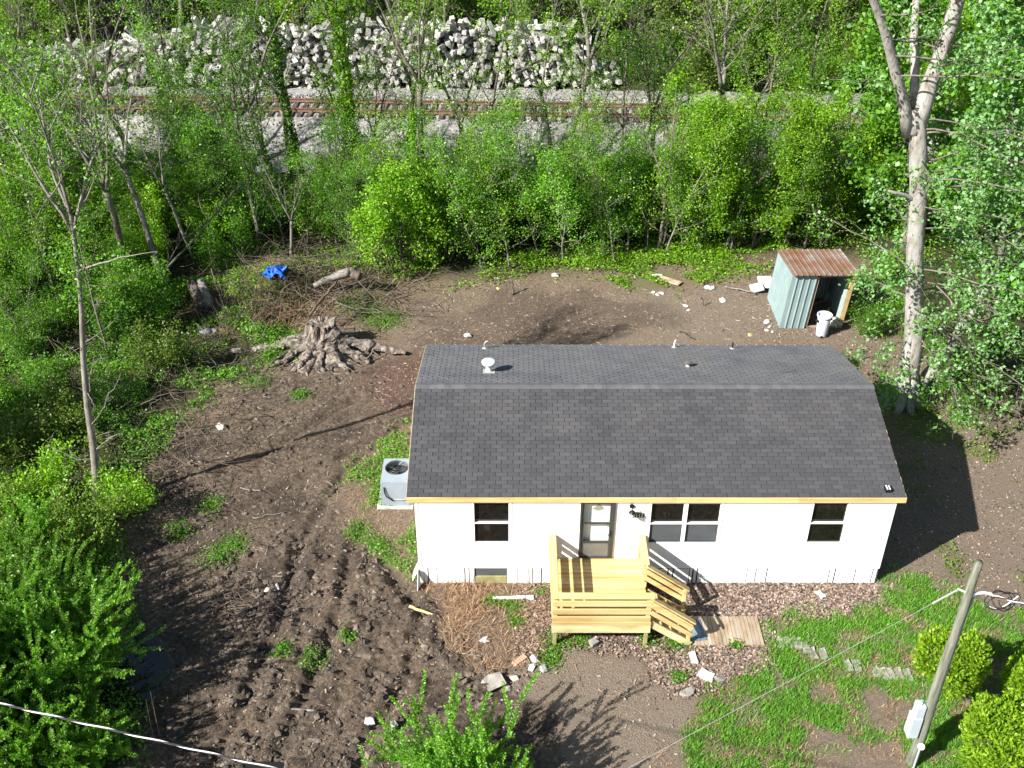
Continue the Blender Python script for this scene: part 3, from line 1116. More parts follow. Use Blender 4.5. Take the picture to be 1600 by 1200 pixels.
mb.tube([(x1 - 0.16, 0.04, z0 + 1.03), (x1 - 0.16, 0.1, z0 + 1.03)], 0.03, 10)
mb.build('deadbolt', M['lead'], door)
mb = MB()
mb.lathe([(0.012, 0), (0.03, 0.01), (0.034, 0.03), (0.02, 0.05)], 10, (x1 - 0.16, 0.05, z0 + 0.70))
mb.build('knob', M['vent'], door)
mb = MB()
mb.box(x1 - 0.105, x1 - 0.075, -0.07, -0.03, z0 + 0.76, z0 + 0.92)
mb.build('handle', M['black'], door)

# porch lamp: round plate, curved arm, cap, glass jar
lampx, lampz = 5.50, 2.72
mb = MB()
mb.tube([(lampx, -0.018, lampz), (lampx, -0.05, lampz)], 0.062, 14)
lamp = mb.build('porch_lamp', M['black'], house)
mb = MB()
mb.tube([(lampx, -0.05, lampz), (lampx, -0.10, lampz + 0.035), (lampx, -0.17, lampz + 0.03), (lampx, -0.18, lampz - 0.03)], 0.013, 8)
mb.build('arm', M['black'], lamp)
mb = MB()
mb.lathe([(0.085, 0.0), (0.09, 0.012), (0.06, 0.05), (0.02, 0.075)], 14, (lampx, -0.18, lampz - 0.10))
mb.build('cap', M['black'], lamp)
mb = MB()
mb.lathe([(0.045, 0.0), (0.072, 0.02), (0.068, 0.14), (0.06, 0.15)], 14, (lampx, -0.18, lampz - 0.25))
mb.build('glass_jar', M['jar'], lamp)
# house number plate below the lamp
mb = MB()
mb.box(5.585, 5.835, -0.030, -0.018, 2.335, 2.475)
plate = mb.build('number_plate', M['black'], house)
fc = bpy.data.curves.new('digits', 'FONT')
fc.body = '112'
fc.size = 0.135
fc.extrude = 0.003
fc.align_x = 'CENTER'
fc.align_y = 'CENTER'
fo = bpy.data.objects.new('digits', fc)
COL.objects.link(fo)
dg = bpy.context.evaluated_depsgraph_get()
dme = bpy.data.meshes.new_from_object(fo.evaluated_get(dg))
bpy.data.objects.remove(fo)
dme.materials.clear()
dme.materials.append(M['white_paint'])
dgo = link('digits', dme, plate, (5.71, -0.034, 2.405))
dgo.rotation_euler = (math.pi / 2, 0, 0)

# skirting round the foot
r = np.random.default_rng(5)
HOLE = (1.47, 2.33)


def skirt(x0, x1, y, z1, dirx, out, tilt=0.0):
    """one ribbed panel; runs along x or y"""
    mb = MB()
    n = max(1, int(round((x1 - x0) / 0.11)))
    w = (x1 - x0) / n
    pts = []
    for i in range(n):
        a = x0 + i * w
        gw = 0.012 if r.random() < 0.6 else 0.02
        pts += [(a + gw, 0.02), (a + w - 0.006, 0.02), (a + w - 0.003, 0.004)]
        if i < n - 1:
            pts += [(a + w + gw - 0.003, 0.004)]
    pts = [(x0, 0.004)] + pts
    vs = []
    for z in (0.0, z1):
        for (t, o_) in pts:
            o2 = o_ + (0.0 if z > 0 else tilt)
            vs.append((t, y + out * o2, z) if dirx else (y + out * o2, t, z))
    k = len(pts)
    mb.add(vs, [(i, i + 1, i + 1 + k, i + k) for i in range(k - 1)])
    return mb


GAPW = lambda: 0.014 + 0.020 * r.random()
edges = [0.0, 0.24, 0.47, 0.62, 0.98, 1.05, 1.22, 1.33, HOLE[0]] + sorted(set([HOLE[1], HL] + [float(q) for q in np.sort(r.uniform(HOLE[1] + 0.1, HL - 0.1, 58))]))
for i in range(len(edges) - 1):
    if abs(edges[i] - HOLE[0]) < 1e-6:
        continue
    skirt(edges[i], edges[i + 1] - (GAPW() if r.random() < 0.75 else 0.0), 0.0, WB - 0.003 - 0.012 * r.random(), True, -1).build('skirting_panel', M['skirting'], house)
for xs_, sg in ((0.0, -1), (HL, 1)):
    for k in range(1, 18):
        e = HD / 18
        skirt(k * e, (k + 1) * e, xs_, WB - 0.003, False, sg).build('skirting_panel', M['skirting'], house)
    skirt(0.02, HD / 18, xs_, WB - 0.003, False, sg, 0.22 if sg < 0 else 0.02).build('skirting_panel', M['skirting'], house)
for k in range(26):
    e = HL / 26
    skirt(k * e, (k + 1) * e, HD, WB - 0.003, True, 1).build('skirting_panel', M['skirting'], house)
mb = MB()
mb.bar((-0.03, -0.03, 0.50), (-0.03, -0.29, 0.03), 0.26, 0.012, (1, 0, 0.3))
p = mb.build('skirting_panel', M['skirting'], house)
p['label'] = 'loose skirting panel kicked outward at the corner'
mb = MB()
mb.box(0.01, HL - 0.01, 0.03, 0.07, 0.0, 0.5)
mb.build('crawl_space', M['gap'], house)
mb = MB()
mb.box(HOLE[0] + 0.005, HOLE[1] - 0.01, -0.02, 0.03, 0.0, 0.24)
mb.build('access_board', M['pine_post'], house)
mb = MB()
mb.box(HOLE[0], HOLE[1], 0.01, 0.03, 0.27, WB)
mb.build('access_flap', M['screen'], house)

# roof
roofm = MB()
OV, OF = 0.205, 0.04
sl_f = math.hypot(HD / 2 + OF, RZ - EZ)
dz = (RZ - EZ) / (HD / 2 + OF)
vs = []
for x in (-OV, HL + OV):
    for (y, z) in ((-OF, EZ), (HD / 2, RZ), (HD + OF, EZ), (HD + OF, EZ - 0.03), (HD / 2, RZ - 0.03), (-OF, EZ - 0.03)):
        vs.append((x, y, z))
roofm.add(vs, [(0, 6, 7, 1), (1, 7, 8, 2), (2, 8, 9, 3), (3, 9, 10, 4), (4, 10, 11, 5), (5, 11, 6, 0), (5, 4, 1, 0), (4, 3, 2, 1), (6, 0, 1, 7), (11, 10, 7, 6), (10, 9, 8, 7)])
roofm.f.pop(-3)
roofm.m.pop(-3)
roof = roofm.build('roof', M['roof_deck'], house)
TW = (HL + 2 * OV + 0.02) / 42
NR = 29
EXPO = sl_f / NR
dirF = np.array([0, (HD / 2 + OF), RZ - EZ]) / sl_f
nrmF = np.array([0, -(RZ - EZ), HD / 2 + OF]) / sl_f
dirB = dirF * np.array([1, -1, 1])
nrmB = nrmF * np.array([1, -1, 1])


def tab(wid, cut=0.007):
    """one shingle tab: origin at the middle of its lower edge, x across, y up the slope, z out"""
    w = wid / 2 - cut
    t0, t1, l = 0.016, 0.0035, EXPO + 0.012
    return np.array([(-w, 0.0, 0.004), (w, 0.0, 0.004), (w, l, 0.001), (-w, l, 0.001),
                     (-w, -0.004, t0), (w, -0.004, t0), (w, l, t1), (-w, l, t1)])


TAB_F = [(4, 5, 6, 7), (0, 1, 5, 4), (1, 2, 6, 5), (3, 0, 4, 7), (2, 3, 7, 6)]
mb = MB()
mb.add(tab(TW), TAB_F)
tab_mesh = mb.mesh('shingle', M['shingle'])
rest = MB()
matF = Matrix(((1, 0, 0), (0, dirF[1], nrmF[1]), (0, dirF[2], nrmF[2])))
r = np.random.default_rng(9)
count = 0
for side in (0, 1):
    dv, nv, o0 = (dirF, nrmF, np.array([0, -OF, EZ])) if side == 0 else (dirB, nrmB, np.array([0, HD + OF, EZ]))
    sx = 1 if side == 0 else -1
    for row in range(NR):
        off = (0.5 if row % 2 else 0.0) + r.normal() * 0.03
        for c in range(-1, 43):
            xa = -OV - 0.01 + (c + off) * TW
            xb = xa + TW
            xa2, xb2 = max(xa, -OV - 0.012), min(xb, HL + OV + 0.012)
            if xb2 - xa2 < 0.04:
                continue
            xm = (xa2 + xb2) / 2
            base = o0 + dv * row * EXPO + np.array([xm, 0, 0]) + nv * 0.001
            whole = abs(xb2 - xa2 - TW) < 1e-6
            if side == 0 and whole and count < 300:
                ob = link('shingle', tab_mesh, roof, base.tolist())
                ob.rotation_euler = matF.to_euler()
                count += 1
            else:
                tv = tab(xb2 - xa2, 0.008 if side == 0 else 0.017)
                lift = r.normal() * 0.0008
                P_ = base + tv[:, :1] * np.array([sx, 0, 0]) + tv[:, 1:2] * dv + (tv[:, 2:] + lift) * nv
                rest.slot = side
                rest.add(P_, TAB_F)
M['shingle_rear_glare'] = mat('sky_glare_shingle', [(0.088, 0.092, 0.102), (0.118, 0.122, 0.132), (0.130, 0.128, 0.126)], 0.8, 0.75, 0.7, 260, island=0.12)  # rear slope tabs: sky glare put into the colour as a paler, bluer grey
tag(rest.build('shingles', [M['shingle'], M['shingle_rear_glare']], roof), kind='stuff')
mb = MB()
for c in range(64):
    xa = -OV + c * (HL + 2 * OV) / 64
    xb = xa + (HL + 2 * OV) / 64 + 0.03
    h0 = 0.022 + 0.004 * r.random()
    vs = []
    for x, h in ((xa, h0), (xb, h0 - 0.010)):
        for (t) in (-0.15, -0.03, 0.03, 0.15):
            vs.append((x, HD / 2 + t, RZ - abs(t) * dz * (0.6 if abs(t) < 0.1 else 1.0) + h))
    mb.add(vs, [(0, 4, 5, 1), (1, 5, 6, 2), (2, 6, 7, 3), (0, 1, 2, 3)])
mb.build('ridge_cap', mat('ridge_shingle', [(0.085, 0.087, 0.096), (0.115, 0.116, 0.124)], 3, 0.9, 0.6, 200, island=0.12), roof)
# new pine fascia in lengths
fx = [-OV - 0.005, 3.05, 6.6, 9.7, HL + OV + 0.02]
for k in range(4):
    mb = MB()
    mb.box(fx[k] + 0.001, fx[k + 1] - 0.002, -OF - 0.038, -OF, EZ - 0.155, EZ - 0.004)
    mb.build('fascia_board', M['pine'], house, bevel=0.003)
mb = MB()
mb.box(-OV, HL + OV, HD + OF, HD + OF + 0.03, EZ - 0.15, EZ - 0.003)
mb.build('fascia_board', M['trim'], house)
for xs_ in (-OV - 0.022, HL + OV):
    mb = MB()
    for s in (-1, 1):
        y0 = HD / 2 + s * (HD / 2 + OF)
        mb.bar((xs_ + 0.011, y0, EZ - 0.075), (xs_ + 0.011, HD / 2, RZ - 0.075), 0.022, 0.13, (0, 0, 1))
    mb.build('barge_board', mat('barge_wood', [(0.30, 0.24, 0.16), (0.40, 0.34, 0.25)], 4, 0.8), house)


def rz_back(y):
    return RZ - (y - HD / 2) * dz


# roof vents and pipes
VG = 'pipes and vents standing on the roof'
y = 4.73
v = empty('roof_vent', (1.79, y, rz_back(y) + 0.005), 0, 'white mushroom-capped vent on the rear roof slope near the chimney-less end', 'roof vent', VG)
v['label'] = 'white mushroom-capped vent, the biggest of the roof vents'
mb = MB()
mb.lathe([(0.085, -0.03), (0.085, 0.30)], 16)
mb.build('stack', M['vent'], v)
mb = MB()
mb.lathe([(0.15, 0.28), (0.20, 0.285), (0.205, 0.345), (0.16, 0.375), (0.03, 0.39)], 20)
mb.build('cap', M['vent'], v, True)
mb = MB()
mb.box(-0.17, 0.17, -0.17, 0.20, -0.012, 0.008, Matrix.Rotation(-math.atan(dz), 3, 'X'), (0, 0, 0.012))
mb.build('flashing', M['lead'], v)
y = 5.18
v = empty('roof_vent', (7.56, y, rz_back(y) + 0.005), 0, 'short pale pipe with a brown cap on the rear roof slope', 'roof vent', VG)
mb = MB()
mb.lathe([(0.06, -0.03), (0.06, 0.12)], 12)
mb.build('stack', M['vent'], v)
mb = MB()
mb.lathe([(0.085, 0.10), (0.10, 0.12), (0.095, 0.16), (0.03, 0.175)], 14)
mb.build('cap', M['dead_wood'], v)
for (x, y, lab, lean_, hh) in ((1.61, 6.85, 'bent grey pipe and lifted flashing at the far eave behind the white vent', 0.10, 0.26),
                               (7.43, 6.98, 'white hooked pipe end at the middle of the far eave', 0.04, 0.26),
                               (9.19, 6.85, 'thin dark pipe stub rightmost along the far eave', 0.0, 0.22)):
    v = empty('roof_pipe', (x, y, rz_back(y)), 0, lab, 'roof pipe', VG)
    mb = MB()
    mb.tube([(0, 0, -0.02), (0, 0, hh * 0.7), (lean_ * 0.4, 0, hh), (lean_, 0, hh + 0.01)], 0.024, 8)
    mb.build('stack', M['black'] if x > 9 else M['lead'] if x < 3 else M['vent'], v)
    mb = MB()
    mb.lathe([(0.10, -0.02), (0.085, 0.012), (0.03, 0.05)], 10)
    mb.build('flashing', M['lead'], v)
v = empty('roof_vent', (11.97, 0.16, EZ + 0.20 * dz + 0.015), 0, 'small dark box vent with white slats at the front corner of the roof', 'roof vent', VG)
mb = MB()
mb.box(-0.07, 0.07, -0.09, 0.09, 0.0, 0.09)
mb.build('box', M['black'], v)
for k in (-0.035, 0.03):
    mb = MB()
    mb.box(k - 0.012, k + 0.012, -0.085, 0.075, 0.09, 0.105)
    mb.build('slat', M['white_paint'], v)
mb = MB()
yy = 4.67
mb.tube([(9.85, yy + 0.05, rz_back(yy + 0.05) + 0.03), (10.25, yy - 0.04, rz_back(yy - 0.04) + 0.035), (10.6, yy + 0.10, rz_back(yy + 0.1) + 0.035)], 0.012, 5)
mb.tube([(10.25, yy - 0.04, rz_back(yy - 0.04) + 0.035), (10.5, yy - 0.07, rz_back(yy - 0.07) + 0.04)], 0.008, 4)
tag(mb.build('fallen_twig', M['dead_wood']), 'thin forked twig lying on the rear roof slope', 'twig')

# ------------------------------------------------------------------ front porch
porch = empty('wooden_porch', (4.7, -1.1, 0), 0, 'new yellow pine porch with railings and side stairs at the front door', 'porch')
PX0, PX1, PY0 = 3.46, 5.86, -2.25
FZ = 0.92


def pb(name, m, *a, **k):
    mb = MB()
    mb.box(*a)
    o = mb.build(name, m, porch, bevel=0.004)
    o.location = (-4.7, 1.1, 0)
    if 'label' in k:
        o['label'] = k['label']
    return o


def pbar(name, m, a, b, w, h, up=(0, 0, 1)):
    mb = MB()
    mb.bar(a, b, w, h, up)
    o = mb.build(name, m, porch, bevel=0.004)
    o.location = (-4.7, 1.1, 0)
    return o


n = 16
bw = (0 - PY0 - 0.03) / n
for k in range(n):
    pb('deck_board', M['pine'], PX0, PX1, PY0 + k * bw + 0.004, PY0 + (k + 1) * bw - 0.005, FZ - 0.038, FZ)
pb('rim_board', M['pine_green'], PX0 - 0.02, PX1 + 0.02, PY0 - 0.03, PY0 - 0.002, 0.535, 0.795)
pb('rim_board', M['pine'], PX0 - 0.02, PX1 + 0.02, PY0 - 0.04, PY0 - 0.002, 0.80, 0.915)
for xx in (PX0, PX1 - 0.04):
    pb('side_beam', M['pine_y'], xx, xx + 0.04, PY0, -0.03, 0.62, FZ - 0.04)
for k in range(1, 5):
    xx = PX0 + k * (PX1 - PX0) / 5
    pb('joist', M['pine_y'], xx, xx + 0.038, PY0 + 0.002, -0.03, 0.66, FZ - 0.04)
CAPZ = 1.75
PW = 0.09
for (xx, yy, z1) in ((PX0 + 0.02, PY0 + 0.02, CAPZ - 0.04), (PX1 - 0.11, PY0 + 0.02, CAPZ - 0.04)):
    pb('post', M['pine_post'], xx, xx + PW, yy, yy + PW, -0.15, FZ - 0.04)
    pb('post', M['pine_y'], xx, xx + PW, yy, yy + PW, FZ, z1)
for (xx, yy) in ((PX0 + 0.02, -0.14), (PX1 - 0.11, -0.16), (PX1 - 0.11, -1.08)):
    pb('post', M['pine_y'], xx, xx + PW, yy, yy + PW, -0.1, CAPZ - 0.04)
# rails: front, left, right
RZS = ((0.925, 1.08), (1.17, 1.34), (1.44, 1.61))
for a, b_ in RZS:
    pb('rail', M['pine'], PX0 - 0.02, PX1 + 0.0, PY0 - 0.022, PY0 + 0.016, a, b_)
    pb('rail', M['pine_y'], PX0 - 0.022, PX0 + 0.016, PY0 + 0.02, -0.03, a, b_)
    pb('rail', M['pine_y'], PX1 - 0.018, PX1 + 0.02, -1.09, -0.03, a, b_)
pb('cap_rail', M['pine'], PX0 + 0.14, PX1 + 0.06, PY0 - 0.05, PY0 + 0.15, CAPZ - 0.038, CAPZ)
pb('cap_rail', M['pine_y'], PX0 - 0.06, PX0 + 0.138, PY0 - 0.05, -0.03, CAPZ - 0.038, CAPZ)
pb('cap_rail', M['pine_y'], PX1 - 0.14, PX1 + 0.05, -1.12, -0.03, CAPZ - 0.038, CAPZ)
# stairs down to the side
SX1 = 6.92
for yy, lab in ((-1.12, 0), (-2.22, 1)):
    A = np.array((PX1 + 0.02, yy, FZ - 0.12))
    B = np.array((SX1, yy, 0.06))
    pbar('stringer', M['pine'] if lab == 0 else M['pine_green'], A, B, 0.038, 0.20)
    top0, top1 = 1.70, 0.90
    off = -0.04 if lab else 0.04
    for dzz in (0.0,):
        pbar('stair_cap_rail', M['pine'], (PX1 - 0.02, yy + off * 0.3, top0), (SX1 + 0.06, yy + off * 0.3, top1 - 0.05), 0.13 if lab else 0.15, 0.04)
    for dzz in (0.24, 0.47):
        pbar('stair_rail', M['pine'], (PX1 + 0.0, yy + off, top0 - dzz), (SX1, yy + off, top1 - dzz), 0.035, 0.13)
    pb('post', M['pine_y'], SX1 - 0.10, SX1 - 0.012, yy - off - 0.045, yy - off + 0.045, -0.12, top1 - 0.03)
    if lab:
        pbar('stair_rail', M['pine'], (PX1 + 0.0, yy + off, top0 - 0.12), (SX1, yy + off, top1 - 0.14), 0.035, 0.07)
for k in range(4):
    zt = FZ - 0.20 * (k + 1) + 0.02
    xx = PX1 + 0.03 + k * 0.255
    pb('tread', M['pine_y'], xx, xx + 0.135, -2.19, -1.15, zt - 0.038, zt)
    pb('tread', M['pine_y'], xx + 0.14, xx + 0.275, -2.19, -1.15, zt - 0.038, zt)

# boardwalk at the foot of the stairs
bwk = empty('boardwalk', (7.9, -1.75, 0), 0, 'flat weathered wooden platform on the ground at the foot of the stairs', 'platform')
for k in range(19):
    mb = MB()
    w = 1.78 / 19
    a = -0.89 + k * w
    mb.box(a + 0.004, a + w - 0.004, -0.49 + random.uniform(-0.012, 0.012), 0.47 + random.uniform(-0.015, 0.015), 0.02, 0.075 + random.uniform(-0.004, 0.004))
    mb.build('board', M['grey_board'], bwk)
mb = MB()
mb.box(-0.88, 0.88, -0.4, -0.33, -0.03, 0.02)
mb.box(-0.88, 0.88, 0.30, 0.37, -0.03, 0.02)
mb.build('bearer', M['bark_dark'], bwk)
dm = empty('doormat', (7.12, -1.76, 0.085), 0.12, 'blue-grey doormat lying askew by the bottom step', 'doormat')
mb = MB()
mb.box(-0.2, 0.2, -0.36, 0.34, 0.0, 0.012)
mb.build('border', M['mat_blue'], dm)
mb = MB()
mb.box(-0.10, 0.10, -0.24, 0.22, 0.012, 0.016)
mb.build('centre', M['mat_in'], dm)

# ------------------------------------------------------------------ air conditioner
ac = empty('air_conditioner', (-0.94, 3.62, 0), 0, 'pale blue-grey outdoor air conditioning unit by the end of the house', 'air conditioner')
mb = MB()
mb.box(-0.55, 0.50, -0.62, 0.62, -0.05, 0.06)
mb.build('base_pad', M['ac_pad'], ac)
W2, D2, H2 = 0.40, 0.55, 0.96
mb = MB()
n = 32
ring = [(0.02 + 0.35 * math.cos(k * 2 * math.pi / n), 0.14 + 0.35 * math.sin(k * 2 * math.pi / n)) for k in range(n)]
sq = []
for k in range(n):
    a = k * 2 * math.pi / n
    c, s = math.cos(a), math.sin(a)
    q = max(abs(c) / 1.0, abs(s) / 1.0)
    sq.append((W2 * c / q, D2 * s / q))
vs = [(x, y, H2) for x, y in ring] + [(x, y, H2) for x, y in sq] + [(x, y, H2 - 0.05) for x, y in ring] + [(x, y, 0.06) for x, y in sq]
fs = []
for k in range(n):
    j = (k + 1) % n
    fs += [(k, n + k, n + j, j), (2 * n + k, k, j, 2 * n + j), (n + k, 3 * n + k, 3 * n + j, n + j)]
mb.add(vs, fs)
mb.build('cabinet', M['ac'], ac)
mb = MB()
mb.lathe([(0.36, H2 - 0.22), (0.36, H2 - 0.20)], 24, (0.02, 0.14, 0))
mb.build('fan_well', M['black'], ac)
for k in range(3):
    mb = MB()
    a = k * 2.094 + 0.3
    rot = Matrix.Rotation(a, 3, 'Z') @ Matrix.Rotation(0.45, 3, 'X')
    mb.box(0.05, 0.32, -0.085, 0.085, -0.004, 0.004, rot, (0.02, 0.14, H2 - 0.12))
    mb.build('fan_blade', M['alu_dark'], ac)
mb = MB()
mb.lathe([(0.055, H2 - 0.16), (0.055, H2 - 0.06), (0.03, H2 - 0.05)], 12, (0.02, 0.16, 0))
mb.build('fan_motor', M['alu_dark'], ac)
mb = MB()
a = 0.9
for k in range(2):
    c, s = math.cos(a), math.sin(a)
    mb.bar((0.02 - 0.31 * c, 0.16 - 0.31 * s, H2 - 0.02), (0.02 + 0.31 * c, 0.16 + 0.31 * s, H2 - 0.02), 0.022, 0.012)
    a += math.pi
    break
for q in (0.14, 0.24, 0.32):
    pts = [(0.02 + q * math.cos(t), 0.16 + q * math.sin(t), H2 - 0.005) for t in np.linspace(0, 2 * math.pi, 25)]
    mb.tube(pts, 0.0035, 4, False)
mb.build('fan_grille', M['alu_dark'], ac)
mb = MB()
mb.box(-W2 + 0.01, W2 - 0.01, -D2 - 0.012, -D2 - 0.002, 0.30, H2 - 0.03)
mb.build('front_panel', M['ac'], ac)
mb = MB()
mb.tube([(-0.30, -D2 - 0.03, 0.78), (-0.29, -D2 - 0.05, 0.60), (-0.24, -D2 - 0.06, 0.46), (-0.12, -D2 - 0.05, 0.36), (-0.08, -D2 - 0.02, 0.28)], 0.02, 7)
mb.build('conduit', M['cable_black'], ac)
mb = MB()
mb.tube([(-0.05, -D2 - 0.025, 0.33), (0.2, -D2 - 0.035, 0.33), (0.5, -D2 - 0.02, 0.36), (0.80, -D2 + 0.05, 0.40)], 0.016, 6)
mb.build('refrigerant_line', M['lead'], ac)

# ------------------------------------------------------------------ shed
shed = empty('metal_shed', (13.6, 14.4, 0), 0, 'leaning open-fronted shed of pale teal sheet metal with a rusty roof', 'shed')
LEAN = 0.075


def sheet(name, m, o, a, b, wid_n, ribs, hgt0, hgt1=None, depth=0.03):
    """ribbed sheet panels from o along a (total vector), up b; one object per panel"""
    o = np.array(o, float)
    a = np.array(a, float)
    b = np.array(b, float)
    L = np.linalg.norm(a)
    d = a / L
    nrm = np.cross(d, b / np.linalg.norm(b))
    for k in range(wid_n):
        t0, t1 = k / wid_n, (k + 1) / wid_n
        mb = MB()
        pts = []
        for q in range(ribs):
            u0 = t0 + (t1 - t0) * q / ribs
            w = (t1 - t0) / ribs
            pts += [(u0 + 0.001, 0), (u0 + w * 0.72, 0), (u0 + w * 0.80, depth), (u0 + w * 0.92, depth)]
        pts.append((t1 - 0.001, 0))
        vs = []
        for e in (0, 1):
            for (t, h) in pts:
                hh = hgt0 if hgt1 is None else hgt0 + (hgt1 - hgt0) * t
                p = o + a * t + nrm * h + e * b * hh
                p = p + np.array([LEAN * p[2], 0, 0])
                vs.append(p - np.array((13.6, 14.4, 0)))
        n = len(pts)
        mb.add(vs, [(i, i + 1, i + 1 + n, i + n) for i in range(n - 1)])
        mb.build(name, m, shed)


SF, SB = 13.30, 15.62
SLx, SRx = 12.43, 14.72
sheet('wall_panel', M['steel_teal'], (SLx, SB, 0), (0, SF - SB, 0), (0, 0, 1), 3, 4, 2.02, 2.26, 0.02)
sheet('wall_panel', M['steel_teal'], (SLx, SF, 0), (0.92, 0, 0), (0, 0, 1), 1, 4, 2.24, None, 0.035)
sheet('wall_panel', M['steel_teal'], (SRx, SF + 0.35, 0), (0, SB - SF - 0.35, 0), (0, 0, 1), 3, 4, 2.24, 2.02, 0.02)
sheet('wall_panel', M['steel_teal'], (SRx, SB, 0), (SLx - SRx, 0, 0), (0, 0, 1), 3, 4, 2.02, None, 0.02)
sheet('roof_panel', M['rust_roof'], (SLx - 0.06, SF - 0.20, 2.31), (SRx - SLx + 0.16, 0, 0.0), (0, SB - SF + 0.30, -0.26), 4, 3, 1.0, None, 0.03)


def sbox(name, m, *a):
    mb = MB()
    mb.box(*a)
    vs = mb.v[0]
    vs[:, 0] += LEAN * vs[:, 2]
    mb.v[0] = vs - np.array((13.6, 14.4, 0))
    return mb.build(name, m, shed)


sbox('post', M['grey_board'], SLx + 0.93, SLx + 1.01, SF + 0.02, SF + 0.10, 0, 2.24)
o = sbox('post', mat('yellow_post', [(0.30, 0.20, 0.09), (0.42, 0.30, 0.15)], 5, 0.85), SRx - 0.10, SRx + 0.03, SF + 0.02, SF + 0.14, 0, 2.24)
sbox('post', M['grey_board'], SLx + 0.03, SLx + 0.11, SB - 0.12, SB - 0.04, 0, 2.0)
sbox('post', M['grey_board'], SRx - 0.12, SRx - 0.04, SB - 0.12, SB - 0.04, 0, 2.0)
sbox('header', M['grey_board'], SLx + 0.02, SRx + 0.02, SF + 0.02, SF + 0.07, 2.14, 2.25)
sbox('door_flap', mat('pale_green_sheet', [(0.30, 0.40, 0.36), (0.46, 0.52, 0.48)], 4, 0.6), SRx - 0.26, SRx - 0.12, SF + 0.05, SF + 0.08, 0.35, 1.6)
sbox('floor_plank', M['grey_board'], SLx + 0.95, SRx - 0.1, SF + 0.02, SF + 0.12, 0.0, 0.05)
# things in and about the shed
mb = MB()
mb.bar((14.0, 13.6, 0.12), (14.55, 14.5, 0.18), 0.05, 0.04)
tag(mb.build('loose_board', M['pine_y']), 'narrow yellow board lying on the floor inside the metal shed', 'board')
mb = MB()
rr = np.random.default_rng(3)
for k in range(5):
    mb.rock((14.42 + rr.normal() * 0.12, 13.65 + rr.normal() * 0.1, 0.1 + 0.08 * rr.random()), 0.12 + 0.06 * rr.random(), rr)
tag(mb.build('crumpled_sheet', M['white_junk']), 'crumpled pale plastic heap just inside the shed by the yellow post', 'plastic sheet')
can = empty('trash_can', (13.87, 12.82, gz(13.87, 12.82)), 0.3, 'white plastic trash can standing in front of the metal shed', 'trash can')
mb = MB()
mb.lathe([(0.165, 0.02), (0.175, 0.04), (0.192, 0.40), (0.205, 0.66), (0.203, 0.67), (0.186, 0.44)], 20)
mb.build('body', M['can'], can, True)
mb = MB()
pr = [(0.20, 0.66), (0.235, 0.66), (0.24, 0.72), (0.205, 0.72)]
mb.lathe([(0.205, 0.65), (0.235, 0.66), (0.24, 0.73), (0.215, 0.735), (0.195, 0.70), (0.19, 0.45)], 20)
mb.build('rim', M['can'], can, True)
mb = MB()
mb.box(0.195, 0.27, -0.05, 0.05, 0.52, 0.57)
mb.box(-0.27, -0.195, -0.05, 0.05, 0.52, 0.57)
mb.build('handle', M['black'], can)
mb = MB()
for s in (-0.1, 0.1):
    mb.tube([(s - 0.02, -0.16, 0.04), (s + 0.02, -0.16, 0.04)], 0.04, 10)
mb.build('wheel', M['black'], can)
can.scale = (1.18, 1.18, 1.22)
x, y = g(1193, 447)
mb = MB()
mb.box(-0.28, 0.28, -0.35, 0.35, 0, 0.04, Matrix.Rotation(0.22, 3, 'X'), (x + 0.05, y, 0.16))
mb.box(-0.25, 0.25, -0.3, 0.3, 0, 0.05, Matrix.Rotation(-0.3, 3, 'Y'), (x - 0.35, y - 0.35, 0.1))
tag(mb.build('white_sheet', M['white_junk']), 'white board leaning in the weeds at the back of the shed', 'board')

# ------------------------------------------------------------------ utility pole and cables
pole = empty('utility_pole', (11.43, -5.61, 0), 0, 'short greenish wooden utility pole with a meter box low on its side', 'utility pole')
mb = MB()
zz = np.linspace(-0.3, 6.1, 24)
mb.tube(np.stack([0.012 * np.sin(zz * 1.7), 0.01 * np.cos(zz * 1.3), zz], 1), np.linspace(0.130, 0.080, 24), 16, True, 0.05)
mb.build('shaft', M['pole'], pole, True)
mb = MB()
mb.box(-0.35, -0.125, -0.13, 0.13, 0.98, 1.62)
mb.build('breaker_box', M['meter'], pole, bevel=0.01)
mb = MB()
mb.box(-0.31, -0.125, -0.11, 0.11, 1.63, 1.98)
mb.tube([(-0.24, 0, 1.98), (-0.24, 0, 2.03)], 0.06, 10)
mb.build('meter_box', M['meter'], pole, bevel=0.01)
mb = MB()
mb.tube([(-0.02, -0.165, 0.75), (-0.02, -0.20, 0.80)], 0.075, 14)
mb.build('meter_dial', M['white_junk'], pole)
mb = MB()
mb.tube([(-0.02, -0.17, 0.70), (-0.02, -0.17, 0.0)], 0.022, 8)
mb.tube([(0.13, 0.05, 0.1), (0.13, 0.05, 4.6), (0.16, 0.05, 5.1)], 0.022, 8)
mb.build('conduit', M['meter'], pole)
mb = MB()
mb.tube([(-0.08, 0.0, 5.30), (-0.22, 0.02, 5.36)], 0.02, 6)
mb.tube([(0.07, 0.0, 5.25), (0.34, 0.06, 5.22), (0.5, 0.08, 5.16)], 0.035, 7)
mb.build('cable_clamp', M['vent'], pole)


